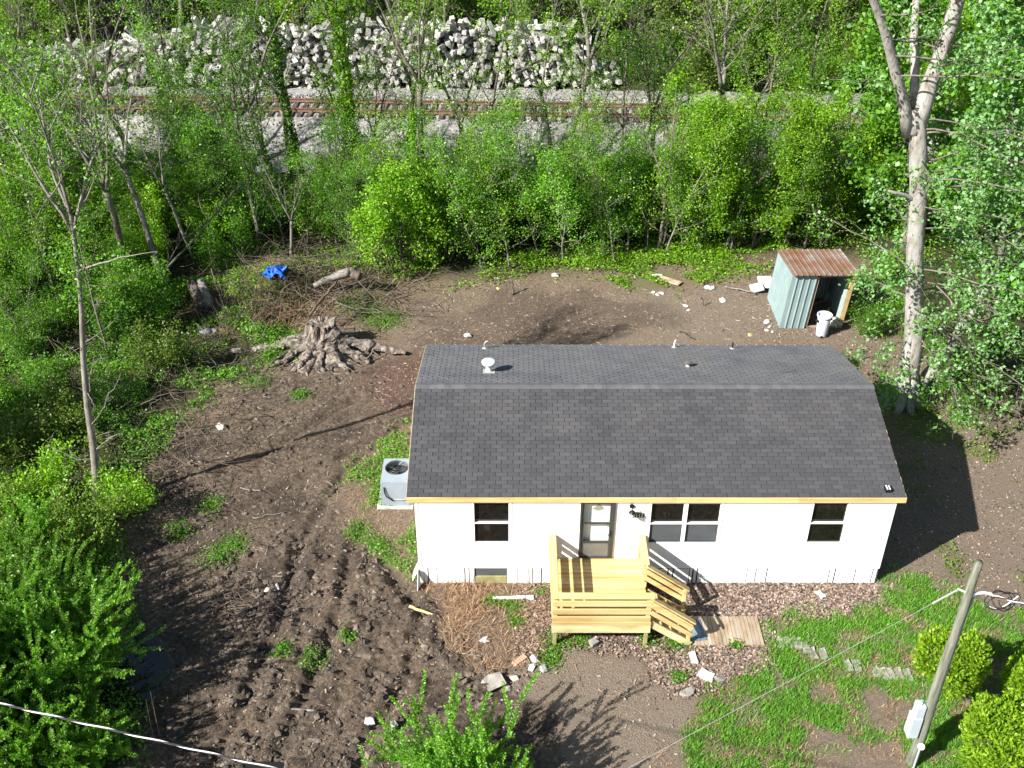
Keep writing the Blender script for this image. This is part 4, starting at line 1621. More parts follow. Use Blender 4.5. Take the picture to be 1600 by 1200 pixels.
def twisted(name, A, B, rad, sag, lab, cat, strands=3, pitch=0.45, mats=('cable_white', 'cable_black', 'cable_black')):
    A = np.array(A, float)
    B = np.array(B, float)
    L = np.linalg.norm(B - A)
    n = max(12, int(L / (pitch / 7)))
    t = np.linspace(0, 1, n)
    P = A[None] * (1 - t)[:, None] + B[None] * t[:, None]
    P[:, 2] -= sag * 4 * t * (1 - t)
    d = (B - A) / L
    s = np.cross(d, (0, 0, 1))
    s /= np.linalg.norm(s)
    u = np.cross(s, d)
    e = empty(name, A.tolist(), 0, lab, cat)
    for k in range(strands):
        ph = t * L / pitch * 2 * math.pi + k * 2 * math.pi / strands
        Q = P + rad * (np.cos(ph)[:, None] * s + np.sin(ph)[:, None] * u)
        mb = MB()
        mb.tube(Q - A, rad * (1.15 if k == 0 else 0.85), 6, True)
        mb.build('strand', M[mats[k]], e, True)
    return e


a8 = np.array(g(-60, 1085, 9.0))
b8 = np.array(g(520, 1222, 9.0))
a8, b8 = a8 + (a8 - b8) * 2.2, b8 + (b8 - a8) * 3.0
twisted('power_cable', (*a8, 9.0), (*b8, 9.0), 0.0088, 0.0, 'thick twisted black and white cable hanging across the bottom corner', 'cable', 3, 0.75)
P1 = (11.43 + 0.5, -5.55, 5.16)
e1 = np.array(g(1700, 972, 4.6))
e1 = e1 + (e1 - np.array(P1[:2])) * 2.5
twisted('service_cable', P1, (*e1, P1[2] + (4.6 - P1[2]) * 3.5), 0.012, 0.0, 'pale twisted service cable running from the utility pole to the frame edge', 'cable', 2, 0.5, ('cable_white', 'cable_black'))
mb = MB()
e2 = g(1150, 1090, 3.2)
e3 = g(960, 1212, 3.0)
A = np.array((11.23, -5.59, 5.36))
Bq = np.array((*e2, 3.2))
Cq = np.array((*e3, 3.0))
Cq = Cq + (Cq - A) * 0.8
mb.tube([A, A * 0.67 + Cq * 0.33, A * 0.33 + Cq * 0.67, Cq], 0.0042, 5)
mb.tube([A + (Cq - A) * 0.004, A + (Cq - A) * 0.045], 0.02, 6)
tag(mb.build('drop_wire', M['cable_grey']), 'thin pale wire slanting down over the lawn from the utility pole', 'wire')
mb = MB()
cx, cy, cz_ = 11.98, -5.5, 5.05
for k, (rx, ry, tl) in enumerate(((0.26, 0.16, 0.3), (0.2, 0.22, -0.4), (0.3, 0.12, 0.8), (0.16, 0.14, 0.1))):
    t = np.linspace(0, 2 * math.pi * 0.93, 22)
    mb.tube(np.stack([cx + 0.15 + 0.06 * k + rx * np.cos(t + k), cy + ry * np.sin(t + k) * 0.7, cz_ - 0.10 + 0.14 * np.sin(t + tl + k)], 1), 0.011, 5)
tag(mb.build('wire_coil', M['cable_black']), 'tangle of black wire loops hanging beside the top of the utility pole', 'wire coil')
mb = MB()
t = np.linspace(0, 1, 10)
mb.tube(np.stack([12.5 - 0.55 * t, -5.5 - 0.1 * t, 5.08 - 0.28 * np.sin(t * 2.4)], 1), 0.012, 5)
tag(mb.build('cable_tail', M['cable_white']), 'loose white cable end drooping below the black wire loops', 'cable')

# ------------------------------------------------------------------ vegetation
def nrm(v):
    v = np.asarray(v, float)
    return v / (np.linalg.norm(v) + 1e-9)


def wander(r, p0, d0, L, n, crook, up=0.0):
    p = np.array(p0, float)
    d = nrm(d0)
    pts = [p.copy()]
    for i in range(n):
        d = nrm(d + r.normal(size=3) * crook + np.array([0, 0, up]))
        p = p + d * L / n
        pts.append(p.copy())
    return np.array(pts)


def along(pts, t):
    q = t * (len(pts) - 1)
    i = min(int(q), len(pts) - 2)
    return pts[i] + (pts[i + 1] - pts[i]) * (q - i), nrm(pts[i + 1] - pts[i])


def skeleton(r, h, rad, lean=(0, 0), crook=0.06, fork=None, nfork=2, fspread=0.35, nbr=14, first=0.35, blen=0.32, bup=0.10,
             bang=0.9, nsub=4, ntwig=3, path=None):
    """polylines (points, radii, level) and the twig points that carry leaves"""
    polys, anch = [], []
    stems = []
    if path is not None:
        tr = np.array(path, float)
        stems.append((tr, rad, 0.30 * rad))
    elif fork:
        tr = wander(r, (0, 0, -0.15), (lean[0], lean[1], 1), h * fork, 8, crook, 0.02)
        rf = rad * (1 - 0.45 * fork)
        polys.append((tr, np.linspace(rad, rf, len(tr)), 0))
        az = r.random() * 6.28
        for k in range(nfork):
            a = az + k * 2 * math.pi / nfork + r.normal() * 0.3
            d = np.array([math.cos(a) * fspread, math.sin(a) * fspread, 1.0])
            st = wander(r, tr[-1], d, h * (1 - fork) * (1 - 0.12 * k), 9, crook * 1.3, 0.06)
            stems.append((st, rf * (0.8 - 0.12 * k), 0.012))
        first = 0.1
    else:
        tr = wander(r, (0, 0, -0.15), (lean[0], lean[1], 1), h, 14, crook, 0.04)
        stems.append((tr, rad, 0.012))
    for st, r0, r1 in stems:
        n = len(st)
        polys.append((st, r0 + (r1 - r0) * np.linspace(0, 1, n) ** 0.85, 0))
        nb = max(3, int(nbr / len(stems)))
        a = r.random() * 6.28
        for k in range(nb):
            t = first + (1 - first) * (k + r.random()) / nb
            p, d = along(st, min(t, 0.995))
            a += 2.4 + r.normal() * 0.5
            el = bang + r.normal() * 0.2
            bd = nrm(d * math.cos(el) + np.array([math.cos(a), math.sin(a), 0]) * math.sin(el))
            L = h * blen * (1.15 - 0.75 * (t - first) / (1 - first + 1e-6)) * (0.6 + 0.7 * r.random())
            br = wander(r, p, bd, L, 6, 0.16, bup)
            rb = max(0.008, (r0 + (r1 - r0) * t) * 0.42)
            polys.append((br, np.linspace(rb, 0.006, len(br)), 1))
            for j in range(nsub):
                q, e = along(br, 0.25 + 0.75 * (j + r.random()) / nsub * 0.99)
                sd = nrm(e + r.normal(size=3) * 0.6)
                sb = wander(r, q, sd, L * (0.28 + 0.25 * r.random()), 4, 0.2, bup * 0.6)
                polys.append((sb, np.linspace(max(0.005, rb * 0.4), 0.004, len(sb)), 2))
                anch.append(sb[1:])
                for w in range(ntwig):
                    q2, e2 = along(sb, 0.3 + 0.69 * r.random())
                    tw = wander(r, q2, nrm(e2 + r.normal(size=3) * 0.7), L * 0.16, 2, 0.2, 0.05)
                    polys.append((tw, np.array([0.005, 0.004, 0.003]), 3))
                    anch.append(tw)
            anch.append(br[3:])
    return polys, np.concatenate(anch)


def wood(polys, m, r, name='trunk', lv=3, rough=0.12):
    mb = MB()
    for pts, rad, lev in polys:
        if lev > lv:
            continue
        mb.tube(pts, rad, (9, 5, 4, 3)[lev], lev == 0, rough if lev == 0 else 0, r)
    return mb.mesh(name, m, True)


def crown(r, anch, n, size, spread, m, clump=0, up=0.5, aspect=0.6, name='crown', gap=None):
    A = anch
    if clump:
        A = anch[r.integers(0, len(anch), clump)]
        A = A + r.normal(size=A.shape) * spread * 0.6
    C = A[r.integers(0, len(A), n)] + r.normal(size=(n, 3)) * spread
    C = C[C[:, 2] > 0.05]
    return quads_mesh(name, leaves(C, size, r, up, aspect), m)


def tree_of(kind_name, meshes, loc, rz, sc, label, cat, group=None):
    """Empty at the foot with trunk and crown"""
    o = empty(kind_name, loc, rz, label, cat, group)
    o.scale = (sc[0], sc[0], sc[1]) if isinstance(sc, tuple) else (sc, sc, sc)
    for nm, me in meshes:
        link(nm, me, o)
    return o


r = np.random.default_rng(101)
KIND = {'slender': [], 'bare': [], 'bushy': [], 'vine': [], 'shrub': [], 'wood': [], 'tallbush': []}
for k in range(5):         # slender young trees, thin new leaf
    po, an = skeleton(r, 10 + 2.5 * r.random(), 0.085 + 0.05 * r.random(), (r.normal() * 0.08, r.normal() * 0.08), 0.05, None, nbr=20, first=0.3,
                      blen=0.22, bup=0.14, bang=0.85, nsub=4, ntwig=2)
    KIND['slender'].append([('trunk', wood(po, M['bark_grey'], r)), ('crown', crown(r, an, 4200, 0.095, 0.17, M['leaf_mid' if k % 2 else 'leaf_bright'], 340))])
for k in range(4):         # nearly bare trees
    po, an = skeleton(r, 12 + 2 * r.random(), 0.14 + 0.05 * r.random(), (r.normal() * 0.1, r.normal() * 0.06), 0.06, 0.35 + 0.15 * r.random(), 2 + k % 2, 0.42,
                      nbr=22, blen=0.25, bup=0.12, bang=0.75, nsub=4, ntwig=3)
    KIND['bare'].append([('trunk', wood(po, M['bark_pale' if k % 2 == 0 else 'bark_grey'], r)), ('crown', crown(r, an, 700, 0.11, 0.10, M['leaf_bright'], 160))])
for k in range(6):         # leafy bushy young trees, several stems
    an_all, po_all = [], []
    ns = 6 + k % 3
    for j in range(ns):
        a = j * 2 * math.pi / ns + r.normal() * 0.3
        po, an = skeleton(r, 3.4 + 1.4 * r.random(), 0.045, (0.40 * math.cos(a), 0.40 * math.sin(a)), 0.09, None, nbr=10, first=0.2, blen=0.30, bup=0.06,
                          bang=1.0, nsub=3, ntwig=2)
        off = np.array([0.35 * math.cos(a), 0.35 * math.sin(a), 0])
        po_all += [(p + off, q, l) for p, q, l in po]
        an_all.append(an + off)
    an = np.concatenate(an_all)
    KIND['bushy'].append([('trunk', wood(po_all, M['bark_dark'], r, lv=2)), ('crown', crown(r, an, 11500, 0.10, 0.20, M['leaf_bright' if k % 3 else 'leaf_mid'], 150, 0.5, 0.75))])
for k in range(3):         # taller bright trees clothed to the ground
    an_all, po_all = [], []
    for j in range(5):
        a = j * 2 * math.pi / 5 + r.normal() * 0.3
        po, an = skeleton(r, 6.4 + 1.4 * r.random(), 0.075, (0.24 * math.cos(a), 0.24 * math.sin(a)), 0.07, None, nbr=16, first=0.12, blen=0.22, bup=0.05,
                          bang=1.05, nsub=3, ntwig=2)
        off = np.array([0.4 * math.cos(a), 0.4 * math.sin(a), 0])
        po_all += [(p + off, q, l) for p, q, l in po]
        an_all.append(an + off)
    an = np.concatenate(an_all)
    KIND['tallbush'].append([('trunk', wood(po_all, M['bark_dark'], r, lv=2)), ('crown', crown(r, an, 28000, 0.10, 0.20, M['leaf_bright'], 340, 0.5, 0.75))])
KIND['wispy'] = []
for k in range(6):         # wispy young trees, thin leaf from low down
    po, an = skeleton(r, 6.0 + 1.5 * r.random(), 0.05, (r.normal() * 0.14, r.normal() * 0.1), 0.08, None, nbr=24, first=0.12, blen=0.27, bup=0.10, bang=0.95, nsub=3, ntwig=2)
    KIND['wispy'].append([('trunk', wood(po, M['bark_pale' if k % 2 else 'bark_grey'], r)), ('crown', crown(r, an, 3600, 0.09, 0.18, M[('leaf_bright', 'leaf_mid', 'leaf_fresh')[k % 3]], 240))])
for k in range(3):         # straight trunks clothed in vines
    po, an = skeleton(r, 12.5, 0.11, (r.normal() * 0.05, 0), 0.035, None, nbr=14, first=0.5, blen=0.16, bup=0.16, bang=0.7, nsub=3, ntwig=2)
    tr = po[0][0]
    tt = r.random(3400) ** 1.15 * 0.78
    idx = tt * (len(tr) - 1)
    i0 = np.minimum(idx.astype(int), len(tr) - 2)
    base = tr[i0] + (tr[i0 + 1] - tr[i0]) * (idx - i0)[:, None]
    a = r.random(3400) * 6.28
    lump = 0.12 + 0.36 * vnoise(tt * 14 + k * 5, a * 0.6, 1.0, 3)
    q = lump * (0.4 + 0.6 * r.random(3400))
    C = base + np.stack([q * np.cos(a), q * np.sin(a), r.normal(size=3400) * 0.08], 1)
    C2 = an[r.integers(0, len(an), 900)] + r.normal(size=(900, 3)) * 0.12
    KIND['vine'].append([('trunk', wood(po, M['bark_dark'], r)),
                         ('vine_leaves', quads_mesh('vine_leaves', leaves(C, 0.13, r, 0.4, 0.8), M['leaf_bright' if k else 'leaf_mid'])),
                         ('crown', quads_mesh('crown', leaves(C2, 0.12, r), M['leaf_mid']))])
for k in range(4):         # low shrubs
    an_all, po_all = [], []
    for j in range(9):
        a = r.random() * 6.28
        q = 0.2 + 0.7 * r.random()
        st = wander(r, (0.2 * math.cos(a), 0.2 * math.sin(a), -0.05), (q * math.cos(a), q * math.sin(a), 1), 1.3 + 0.8 * r.random(), 6, 0.18, 0.0)
        po_all.append((st, np.linspace(0.022, 0.006, len(st)), 1))
        for w in range(5):
            p, d = along(st, 0.25 + 0.74 * r.random())
            tw = wander(r, p, nrm(d + r.normal(size=3) * 0.8), 0.5, 3, 0.2, 0.05)
            po_all.append((tw, np.linspace(0.008, 0.004, len(tw)), 2))
            an_all.append(tw)
        an_all.append(st[2:])
    an = np.concatenate(an_all)
    KIND['shrub'].append([('stems', wood(po_all, M['bark_dark'], r)), ('foliage', crown(r, an, 4600, 0.075, 0.16, M[('leaf_bright', 'leaf_mid', 'leaf_dark', 'leaf_olive')[k]], 110, 0.5, 0.7, 'foliage'))])
for k in range(5):         # woodland trees beyond the tie heap
    po, an = skeleton(r, 8.5 + 2 * r.random(), 0.12, (r.normal() * 0.08, r.normal() * 0.05), 0.07, None, nbr=26, first=0.08, blen=0.30, bup=0.06, bang=1.0,
                      nsub=4, ntwig=3)
    KIND['wood'].append([('trunk', wood(po, M['bark_grey'], r)), ('crown', crown(r, an, 11000, 0.125, 0.24, M[('leaf_olive', 'leaf_mid', 'leaf_bright', 'leaf_olive', 'leaf_bright')[k]], 330, 0.5, 0.7))])

NAMES = {'slender': ('slender_tree', 'tree'), 'bare': ('bare_tree', 'tree'), 'bushy': ('bushy_tree', 'bushy tree'), 'vine': ('vine_clad_tree', 'tree'),
         'shrub': ('shrub', 'shrub'), 'wood': ('woodland_tree', 'tree'), 'tallbush': ('leafy_tree', 'tree'), 'wispy': ('young_tree', 'tree')}


def plant(kind, x, y, sc, label, group=None, v=None, rz=None):
    ms = KIND[kind]
    v = int(r.integers(0, len(ms))) if v is None else v
    nm, cat = NAMES[kind]
    return tree_of(nm, ms[v % len(ms)], (x, y, gz(x, y) - 0.05), r.random() * 6.28 if rz is None else rz, sc, label, cat, group)


# --- single trees one can point to
# the thin pale tree standing alone at the left of the clearing
rt = np.random.default_rng(31)
zz = np.array([-0.2, 1, 2.2, 3.5, 5, 6.4, 7.6, 8.7])
path = np.stack([0.02 + 0.14 * zz + 0.05 * np.sin(zz * 1.1), 0.03 * zz, zz], 1)
po, an = skeleton(rt, 9.0, 0.135, path=path, nbr=16, first=0.12, blen=0.13, bup=0.05, bang=1.15, nsub=2, ntwig=3)
po = [(p, q * (0.45 if l == 1 else 1.0), l) for p, q, l in po]
top = path[-1]
for d, L in (((-0.38, 0.2, 1), 4.0), ((0.10, 0.1, 1), 4.4), ((0.40, -0.1, 1), 3.2), ((-0.12, 0.3, 1), 3.8)):
    st = wander(rt, top - np.array([0, 0, 0.4 * rt.random()]), d, L, 8, 0.10, 0.04)
    po.append((st, np.linspace(0.05, 0.008, len(st)), 0))
    for q in range(9):
        p, e = along(st, 0.2 + 0.79 * rt.random())
        b = wander(rt, p, nrm(e + rt.normal(size=3) * 0.7), 1.5 * (0.5 + rt.random()), 5, 0.15, 0.05)
        po.append((b, np.linspace(0.022, 0.005, len(b)), 1))
        for w in range(3):
            p2, e2 = along(b, 0.3 + 0.69 * rt.random())
            tw = wander(rt, p2, nrm(e2 + rt.normal(size=3) * 0.7), 0.5, 3, 0.2, 0.05)
            po.append((tw, np.linspace(0.008, 0.003, len(tw)), 3))
            an = np.concatenate([an, tw, b[2:]])
b = wander(rt, path[6], (0.9, -0.3, 0.55), 3.0, 7, 0.12, 0.05)
po.append((b, np.linspace(0.035, 0.006, len(b)), 1))
hi = an[an[:, 2] > 7]
x, y = g(152, 792)
tree_of('slender_tree', [('trunk', wood(po, M['bark_pale'], rt)), ('crown', crown(rt, hi, 4200, 0.085, 0.17, M['leaf_mid'], 320))], (x, y, gz(x, y)), 0, 1.0,
        'tall thin pale-barked tree standing alone at the left edge of the muddy clearing', 'tree')

# the big pale maple at the right
rt = np.random.default_rng(77)
x, y = g(1410, 628)
zz = np.array([-0.3, 0.4, 1.2, 2.4, 4.0, 5.6, 7.2, 8.8, 10.0])
px = np.array([0, 0.0, -0.04, -0.08, -0.42, -0.72, -0.95, -1.28, -1.55])
path = np.stack([px, 0.03 * zz, zz], 1)
mb = MB()
dense = np.stack([np.interp(np.linspace(-0.3, 10, 46), zz, path[:, i]) for i in range(3)], 1)
mb.tube(dense, np.interp(np.linspace(-0.3, 10, 46), zz, [0.52, 0.41, 0.34, 0.30, 0.275, 0.255, 0.25, 0.255, 0.22]), 18, True, 0.10, rt)
for q in range(22):     # burrs and scars low on the trunk
    h = 0.5 + 4.0 * rt.random() ** 1.5
    a_ = -1.57 + rt.normal() * 1.1
    c_ = np.array([np.interp(h, zz, path[:, 0]), 0.03 * h, h]) + 0.235 * np.array([math.cos(a_), math.sin(a_), 0])
    mb.rock(c_, 0.07 + 0.05 * rt.random(), rt, 1.6)
t1 = wander(rt, path[-1] + np.array([0.06, 0, -0.75]), (0.10, 0, 1), 6.5, 9, 0.035, 0.02)
mb.tube(t1, np.linspace(0.255, 0.14, len(t1)), 12, True, 0.12, rt)
t2 = wander(rt, path[-1] + np.array([-0.10, 0, -0.8]), (-0.40, 0.05, 1), 5.5, 8, 0.05, 0.02)
mb.tube(t2, np.linspace(0.19, 0.09, len(t2)), 10, True, 0.12, rt)
t3 = wander(rt, path[-1] + np.array([0.0, 0.12, -0.1]), (-0.05, 0.5, 1), 4.5, 7, 0.05, 0.02)
mb.tube(t3, np.linspace(0.15, 0.08, len(t3)), 8, True, 0.12, rt)
sn = wander(rt, path[6], (-1.0, -0.2, 0.55), 1.25, 4, 0.10, 0.02)
mb.tube(sn, np.linspace(0.09, 0.04, len(sn)), 7)
# a leaning second stem from the foot, behind and to the right
t4 = wander(rt, (0.35, 0.15, 0.3), (0.42, 0.10, 1), 7.5, 10, 0.05, 0.0)
mb.tube(t4, np.linspace(0.21, 0.09, len(t4)), 9, True, 0.12, rt)
for k in range(9):      # burrs and flares at the foot
    a = k * 0.7
    mb.tube([(0.22 * math.cos(a), 0.22 * math.sin(a), 0.95 + 0.3 * rt.random()), (0.34 * math.cos(a), 0.34 * math.sin(a), 0.45), (0.45 * math.cos(a), 0.45 * math.sin(a), 0.15), (0.75 * math.cos(a), 0.75 * math.sin(a), -0.1)],
            [0.09, 0.15, 0.16, 0.10], 8, True, 0.25, rt)
limbs, anch = [], []
stems = [(path, 0.34, 0.98, 25), (t1, 0.05, 0.99, 6), (t2, 0.1, 0.99, 8), (t4, 0.3, 0.99, 20)]
for st, lo, hi_, nb in stems:
    for k in range(nb):
        p, d = along(st, lo + (hi_ - lo) * (k + rt.random()) / nb)
        # long low branches reach towards the sun, to the right and the front
        a = rt.normal() * 0.95 - 0.45 if rt.random() < 0.76 else rt.random() * 6.28
        L = (2.4 + 2.0 * rt.random()) if abs(math.cos(a)) > 0.5 and math.cos(a) > 0 else (1.3 + 1.3 * rt.random())
        b = wander(rt, p, (math.cos(a), math.sin(a), 0.35), L, 8, 0.13, -0.055)
        limbs.append((b, np.linspace(0.030, 0.007, len(b)), 1))
        for j in range(6):
            p2, e2 = along(b, 0.25 + 0.74 * (j + rt.random()) / 6)
            s2 = wander(rt, p2, nrm(e2 + rt.normal(size=3) * 0.6), 0.9 * (0.5 + rt.random()), 4, 0.2, -0.05)
            limbs.append((s2, np.linspace(0.012, 0.004, len(s2)), 2))
            anch.append(s2[1:])
        anch.append(b[4:])
# a spray drooping over the shed and one hanging into the house's shadow
for p0, d0, L in (((-0.2, 0.2, 4.6), (-0.75, 1.0, 0.05), 3.6), ((-0.1, 0.2, 3.6), (-0.6, 1.0, 0.0), 3.2), ((-0.3, 0.0, 2.4), (-0.8, -0.3, 0.2), 1.8), ((0.0, -0.3, 3.6), (-0.35, -1, 0.1), 2.0), ((0.0, -0.3, 2.6), (0.15, -1, 0.1), 1.8), ((-0.2, -0.2, 1.4), (-0.6, -0.8, 0.3), 1.8), ((0, -0.3, 4.6), (0.3, -1, 0.0), 2.2),
                  ((0.3, 0, 4.2), (1, -0.6, 0), 5.0), ((0.3, 0, 5.4), (1, -0.4, 0.1), 5.2), ((0.2, 0, 6.6), (1, -0.6, 0.1), 5.0), ((0.2, 0.2, 2.4), (1.0, 0.3, 0.1), 4.6),
                  ((0.2, -0.3, 3.2), (0.55, -1.0, -0.1), 4.6), ((0.1, -0.3, 2.4), (0.3, -1, -0.1), 3.4),
                  ((0.2, 0.1, 1.8), (0.8, -0.9, 0.05), 4.2)):
    b = wander(rt, p0, d0, L, 9, 0.10, -0.03)
    limbs.append((b, np.linspace(0.030, 0.007, len(b)), 1))
    for j in range(10):
        p2, e2 = along(b, 0.25 + 0.74 * (j + rt.random()) / 10)
        s2 = wander(rt, p2, nrm(e2 + rt.normal(size=3) * 0.6), 0.9 * (0.5 + rt.random()), 4, 0.2, -0.06)
        limbs.append((s2, np.linspace(0.011, 0.004, len(s2)), 2))
        anch.append(s2[1:])
anch = np.concatenate(anch)
anch = anch[anch[:, 2] > 0.25]
big = empty('maple_tree', (x, y, gz(x, y)), 0, 'huge pale-trunked forked tree with silvery leaves at the right, beside the shed', 'tree')
mtr = mb.mesh('trunk', M['bark_maple'], True)
link('trunk', mtr, big)
link('branches', wood(limbs, M['bark_grey'], rt, 'branches'), big)
link('crown', crown(rt, anch, 22000, 0.115, 0.17, M['leaf_maple'], 560, 0.3, 0.7), big)

# dark leaning trunk at the right edge
x, y = g(1588, 650)
po, an = skeleton(np.random.default_rng(4), 9.5, 0.17, (0.02, 0.0), 0.04, None, nbr=18, first=0.25, blen=0.25, bup=0.0, bang=1.2, nsub=4, ntwig=2)
tree_of('dark_tree', [('trunk', wood(po, M['bark_dark'], r)), ('crown', crown(r, an, 5500, 0.16, 0.18, M['leaf_maple'], 300, 0.3, 0.8))], (x, y, gz(x, y)), 1.0, 1.0,
        'dark-trunked leafy tree at the right edge behind the lawn', 'tree')
for xx, yy, s_, lab in ((20.2, 13.5, 1.0, 'leafy tree filling the right edge beyond the big pale trunk'), (19.0, 19.5, 1.1, 'leafy tree in shade behind the big pale trunk')):
    po, an = skeleton(r, 11.0, 0.18, (-0.05, 0), 0.05, None, nbr=26, first=0.12, blen=0.26, bup=0.02, bang=1.1, nsub=4, ntwig=2)
    tree_of('leafy_tree', [('trunk', wood(po, M['bark_grey'], r)), ('crown', crown(r, an, 9500, 0.17, 0.2, M['leaf_maple' if xx > 20 else 'leaf_mid'], 430, 0.3, 0.8))],
            (xx, yy, gz(xx, yy)), 0.4, s_, lab, 'tree')

# --- named trees of the thicket (place, height, what sets them apart)
def stand(kind, px_top, py_ref, y, sc, label, v=0, rz=0.0):
    """tree whose foot stands at depth y under the column px_top at row py_ref"""
    rr_ = ray(px_top, py_ref)
    t = (y - CAM[1]) / rr_[1]
    p = CAM + rr_ * t
    return plant(kind, float(p[0]), y, sc, label, None, v, rz)


stand('bare', 868, 240, 24.5, 1.0, 'bare white-limbed tree forking low in front of the right end of the tie heap', 0, 0.5)
stand('bare', 655, 330, 22.5, 1.05, 'grey forked tree, ivy at its foot, in front of the middle of the tie heap', 1, 2.4)
stand('bare', 628, 260, 24.5, 0.95, 'thin straight pale trunk just left of the grey forked tree', 3, 0.3)
stand('vine', 572, 330, 21.5, 1.0, 'vine-clad straight trunk, green from foot to top, before the tie heap', 1, 0.0)
stand('vine', 668, 400, 20.3, 0.62, 'vine-smothered lower trunk beside the grey forked tree', 2, 1.0)
stand('slender', 400, 350, 20.0, 1.1, 'straight thin tree in front of the left part of the rails', 1, 1.0)
stand('bare', 440, 300, 22.5, 0.9, 'dark leaning bare tree crossing the rails left of the middle', 3, 4.0)
stand('vine', 475, 330, 22.5, 0.9, 'vine-clad thin trunk between the two leftmost bare trees', 0, 2.0)
stand('slender', 318, 330, 21.0, 1.0, 'dark slender tree at the left end of the visible rails', 3, 2.0)
stand('bare', 1135, 260, 24.8, 1.0, 'pale many-limbed bare tree right of the tie heap', 2, 1.2)
stand('bare', 1000, 300, 24.0, 0.75, 'small dark bare sapling before the right end of the rails', 3, 2.2)
stand('slender', 945, 400, 19.0, 0.55, 'thin grey sapling among the bushes at the yard edge', 0, 2.0)
stand('tallbush', 1085, 395, 20.4, 0.95, 'tall bright green leafy tree left of the shed, hiding the rails', 0, 0.0)
stand('tallbush', 1160, 398, 20.0, 0.92, 'bright green vine-draped tree close behind the shed on its left', 1, 1.0)
stand('tallbush', 1262, 360, 22.0, 0.85, 'shaded dense green tree straight behind the shed roof', 2, 2.0)
stand('tallbush', 1350, 350, 22.5, 0.8, 'dense green tree between the shed and the big pale trunk', 0, 3.0)
stand('bushy', 628, 445, 17.8, 0.92, 'bright bushy tree at the yard corner right of the brush heap', 1, 0.0)
stand('bushy', 690, 420, 18.9, 0.95, 'bushy green tree second from the brush heap along the yard edge', 2, 1.0)

G1 = 'leafy bushes along the back edge of the yard'
n = 0
for px_ in (748, 800, 862, 905, 968, 1022):
    xx, yy = g(px_ + r.normal() * 8, 395 + r.normal() * 8)
    plant('bushy', xx, yy + 1.2, 0.68 + 0.35 * r.random(), 'leafy green bushy tree in the row along the back edge of the yard', G1)
G2 = 'thicket between the yard and the railway bank'
for xx in np.arange(-13, 19, 1.55):
    for yy in (21.0, 23.6):
        x_ = xx + r.normal() * 0.5
        y_ = yy + r.normal() * 0.7
        if r.random() < (0.50 if yy < 22 else 0.36):
            plant('bushy', x_, y_, (0.50 + 0.27 * r.random()) * (1.0 if yy < 22 else 0.72), 'leafy bushy tree in the thicket below the railway bank', G2)
for k in range(9):
    x_ = -12 + k * 3.4 + r.normal() * 0.6
    y_ = 22.5 + r.normal() * 1.6
    plant('slender', x_, y_, 0.7 + 0.3 * r.random(), 'thin sparse-leaved young tree in the thicket below the railway bank', 'thin young trees below the railway bank')
for k in range(9):
    x_ = -10 + k * 3.0 + r.normal() * 0.7
    y_ = 19.2 + 0.05 * x_ + r.normal() * 0.6
    plant('bare', x_, y_, 0.30 + 0.35 * r.random(), 'thin pale bare sapling among the bushes at the yard edge', 'bare saplings among the yard-edge bushes')
for k in range(9):
    x_ = -11 + k * 2.9 + r.normal() * 0.8
    y_ = 25.3 + r.normal() * 0.6
    plant('bare', x_, y_, 0.45 + 0.3 * r.random(), 'small bare sapling at the foot of the railway bank', 'bare saplings at the foot of the bank')
G6 = 'wispy young trees in the thicket behind the yard'
for k in range(34):
    x_ = -13 + 31 * (k + r.random()) / 34
    y_ = 18.6 + 0.06 * x_ + 4.6 * r.random() ** 1.3
    if abs(x_ - 13.6) < 1.7 and y_ < 17:
        continue
    plant('wispy', x_, y_, 0.55 + 0.40 * r.random(), 'wispy young tree', G6)
for k in range(16):
    x_ = -5 + 19 * (k + r.random()) / 16
    if x_ > 11.5:
        continue
    plant('wispy', x_, float(forest_edge(np.array([x_]))[0]) + 0.9 + 1.0 * r.random(), 0.62 + 0.35 * r.random(), 'wispy young tree', G6)
G7 = 'wispy young trees of the left wood'
for k in range(30):
    x_ = r.uniform(-24, -8.8)
    y_ = r.uniform(10.5 if x_ < -12 else 18, 24)
    if -12.8 < x_ < -7 and y_ < 19.5:
        continue
    plant('wispy', x_, y_, 0.60 + 0.5 * r.random(), 'wispy young tree', G7)
# the left wood
G3 = 'trees of the wood on the left'
for k in range(18):
    x_ = r.uniform(-27, -14.5)
    y_ = r.uniform(13.5, 26.5)
    plant('slender', x_, y_, 0.75 + 0.35 * r.random(), 'slender tree with sparse new leaves in the wood on the left', G3)
for k in range(15):
    x_ = r.uniform(-27, -10.5)
    y_ = r.uniform(12, 26)
    plant('bushy', x_, y_, 0.5 + 0.35 * r.random(), 'leafy bushy tree in the wood on the left', 'bushy trees of the wood on the left')
for k in range(10):
    x_ = r.uniform(-22, -10.5)
    y_ = r.uniform(15, 25)
    plant('bare', x_, y_, 0.75 + 0.2 * r.random(), 'bare grey tree in the wood on the left', 'bare trees of the wood on the left')
for px_, py_ in ((20, 330), (70, 420), (10, 480), (60, 300), (190, 350), (240, 395)):
    xx, yy = g(px_, py_)
    plant('bushy', xx, yy, 0.55 + 0.3 * r.random(), 'leafy bushy tree in the wood on the left', 'bushy trees of the wood on the left')
G4 = 'shrubs along the left side of the clearing'
for px_, py_ in ((30, 560), (95, 520), (60, 640), (20, 720), (110, 690), (75, 790), (15, 840), (130, 860), (190, 640), (215, 540), (180, 470),
                 (140, 420), (370, 400), (60, 900), (200, 800), (-40, 650), (-50, 800), (250, 590), (-60, 950)):
    xx, yy = g(px_, py_)
    plant('shrub', xx, yy, 0.75 + 0.5 * r.random(), 'low green shrub along the left side of the clearing', G4)
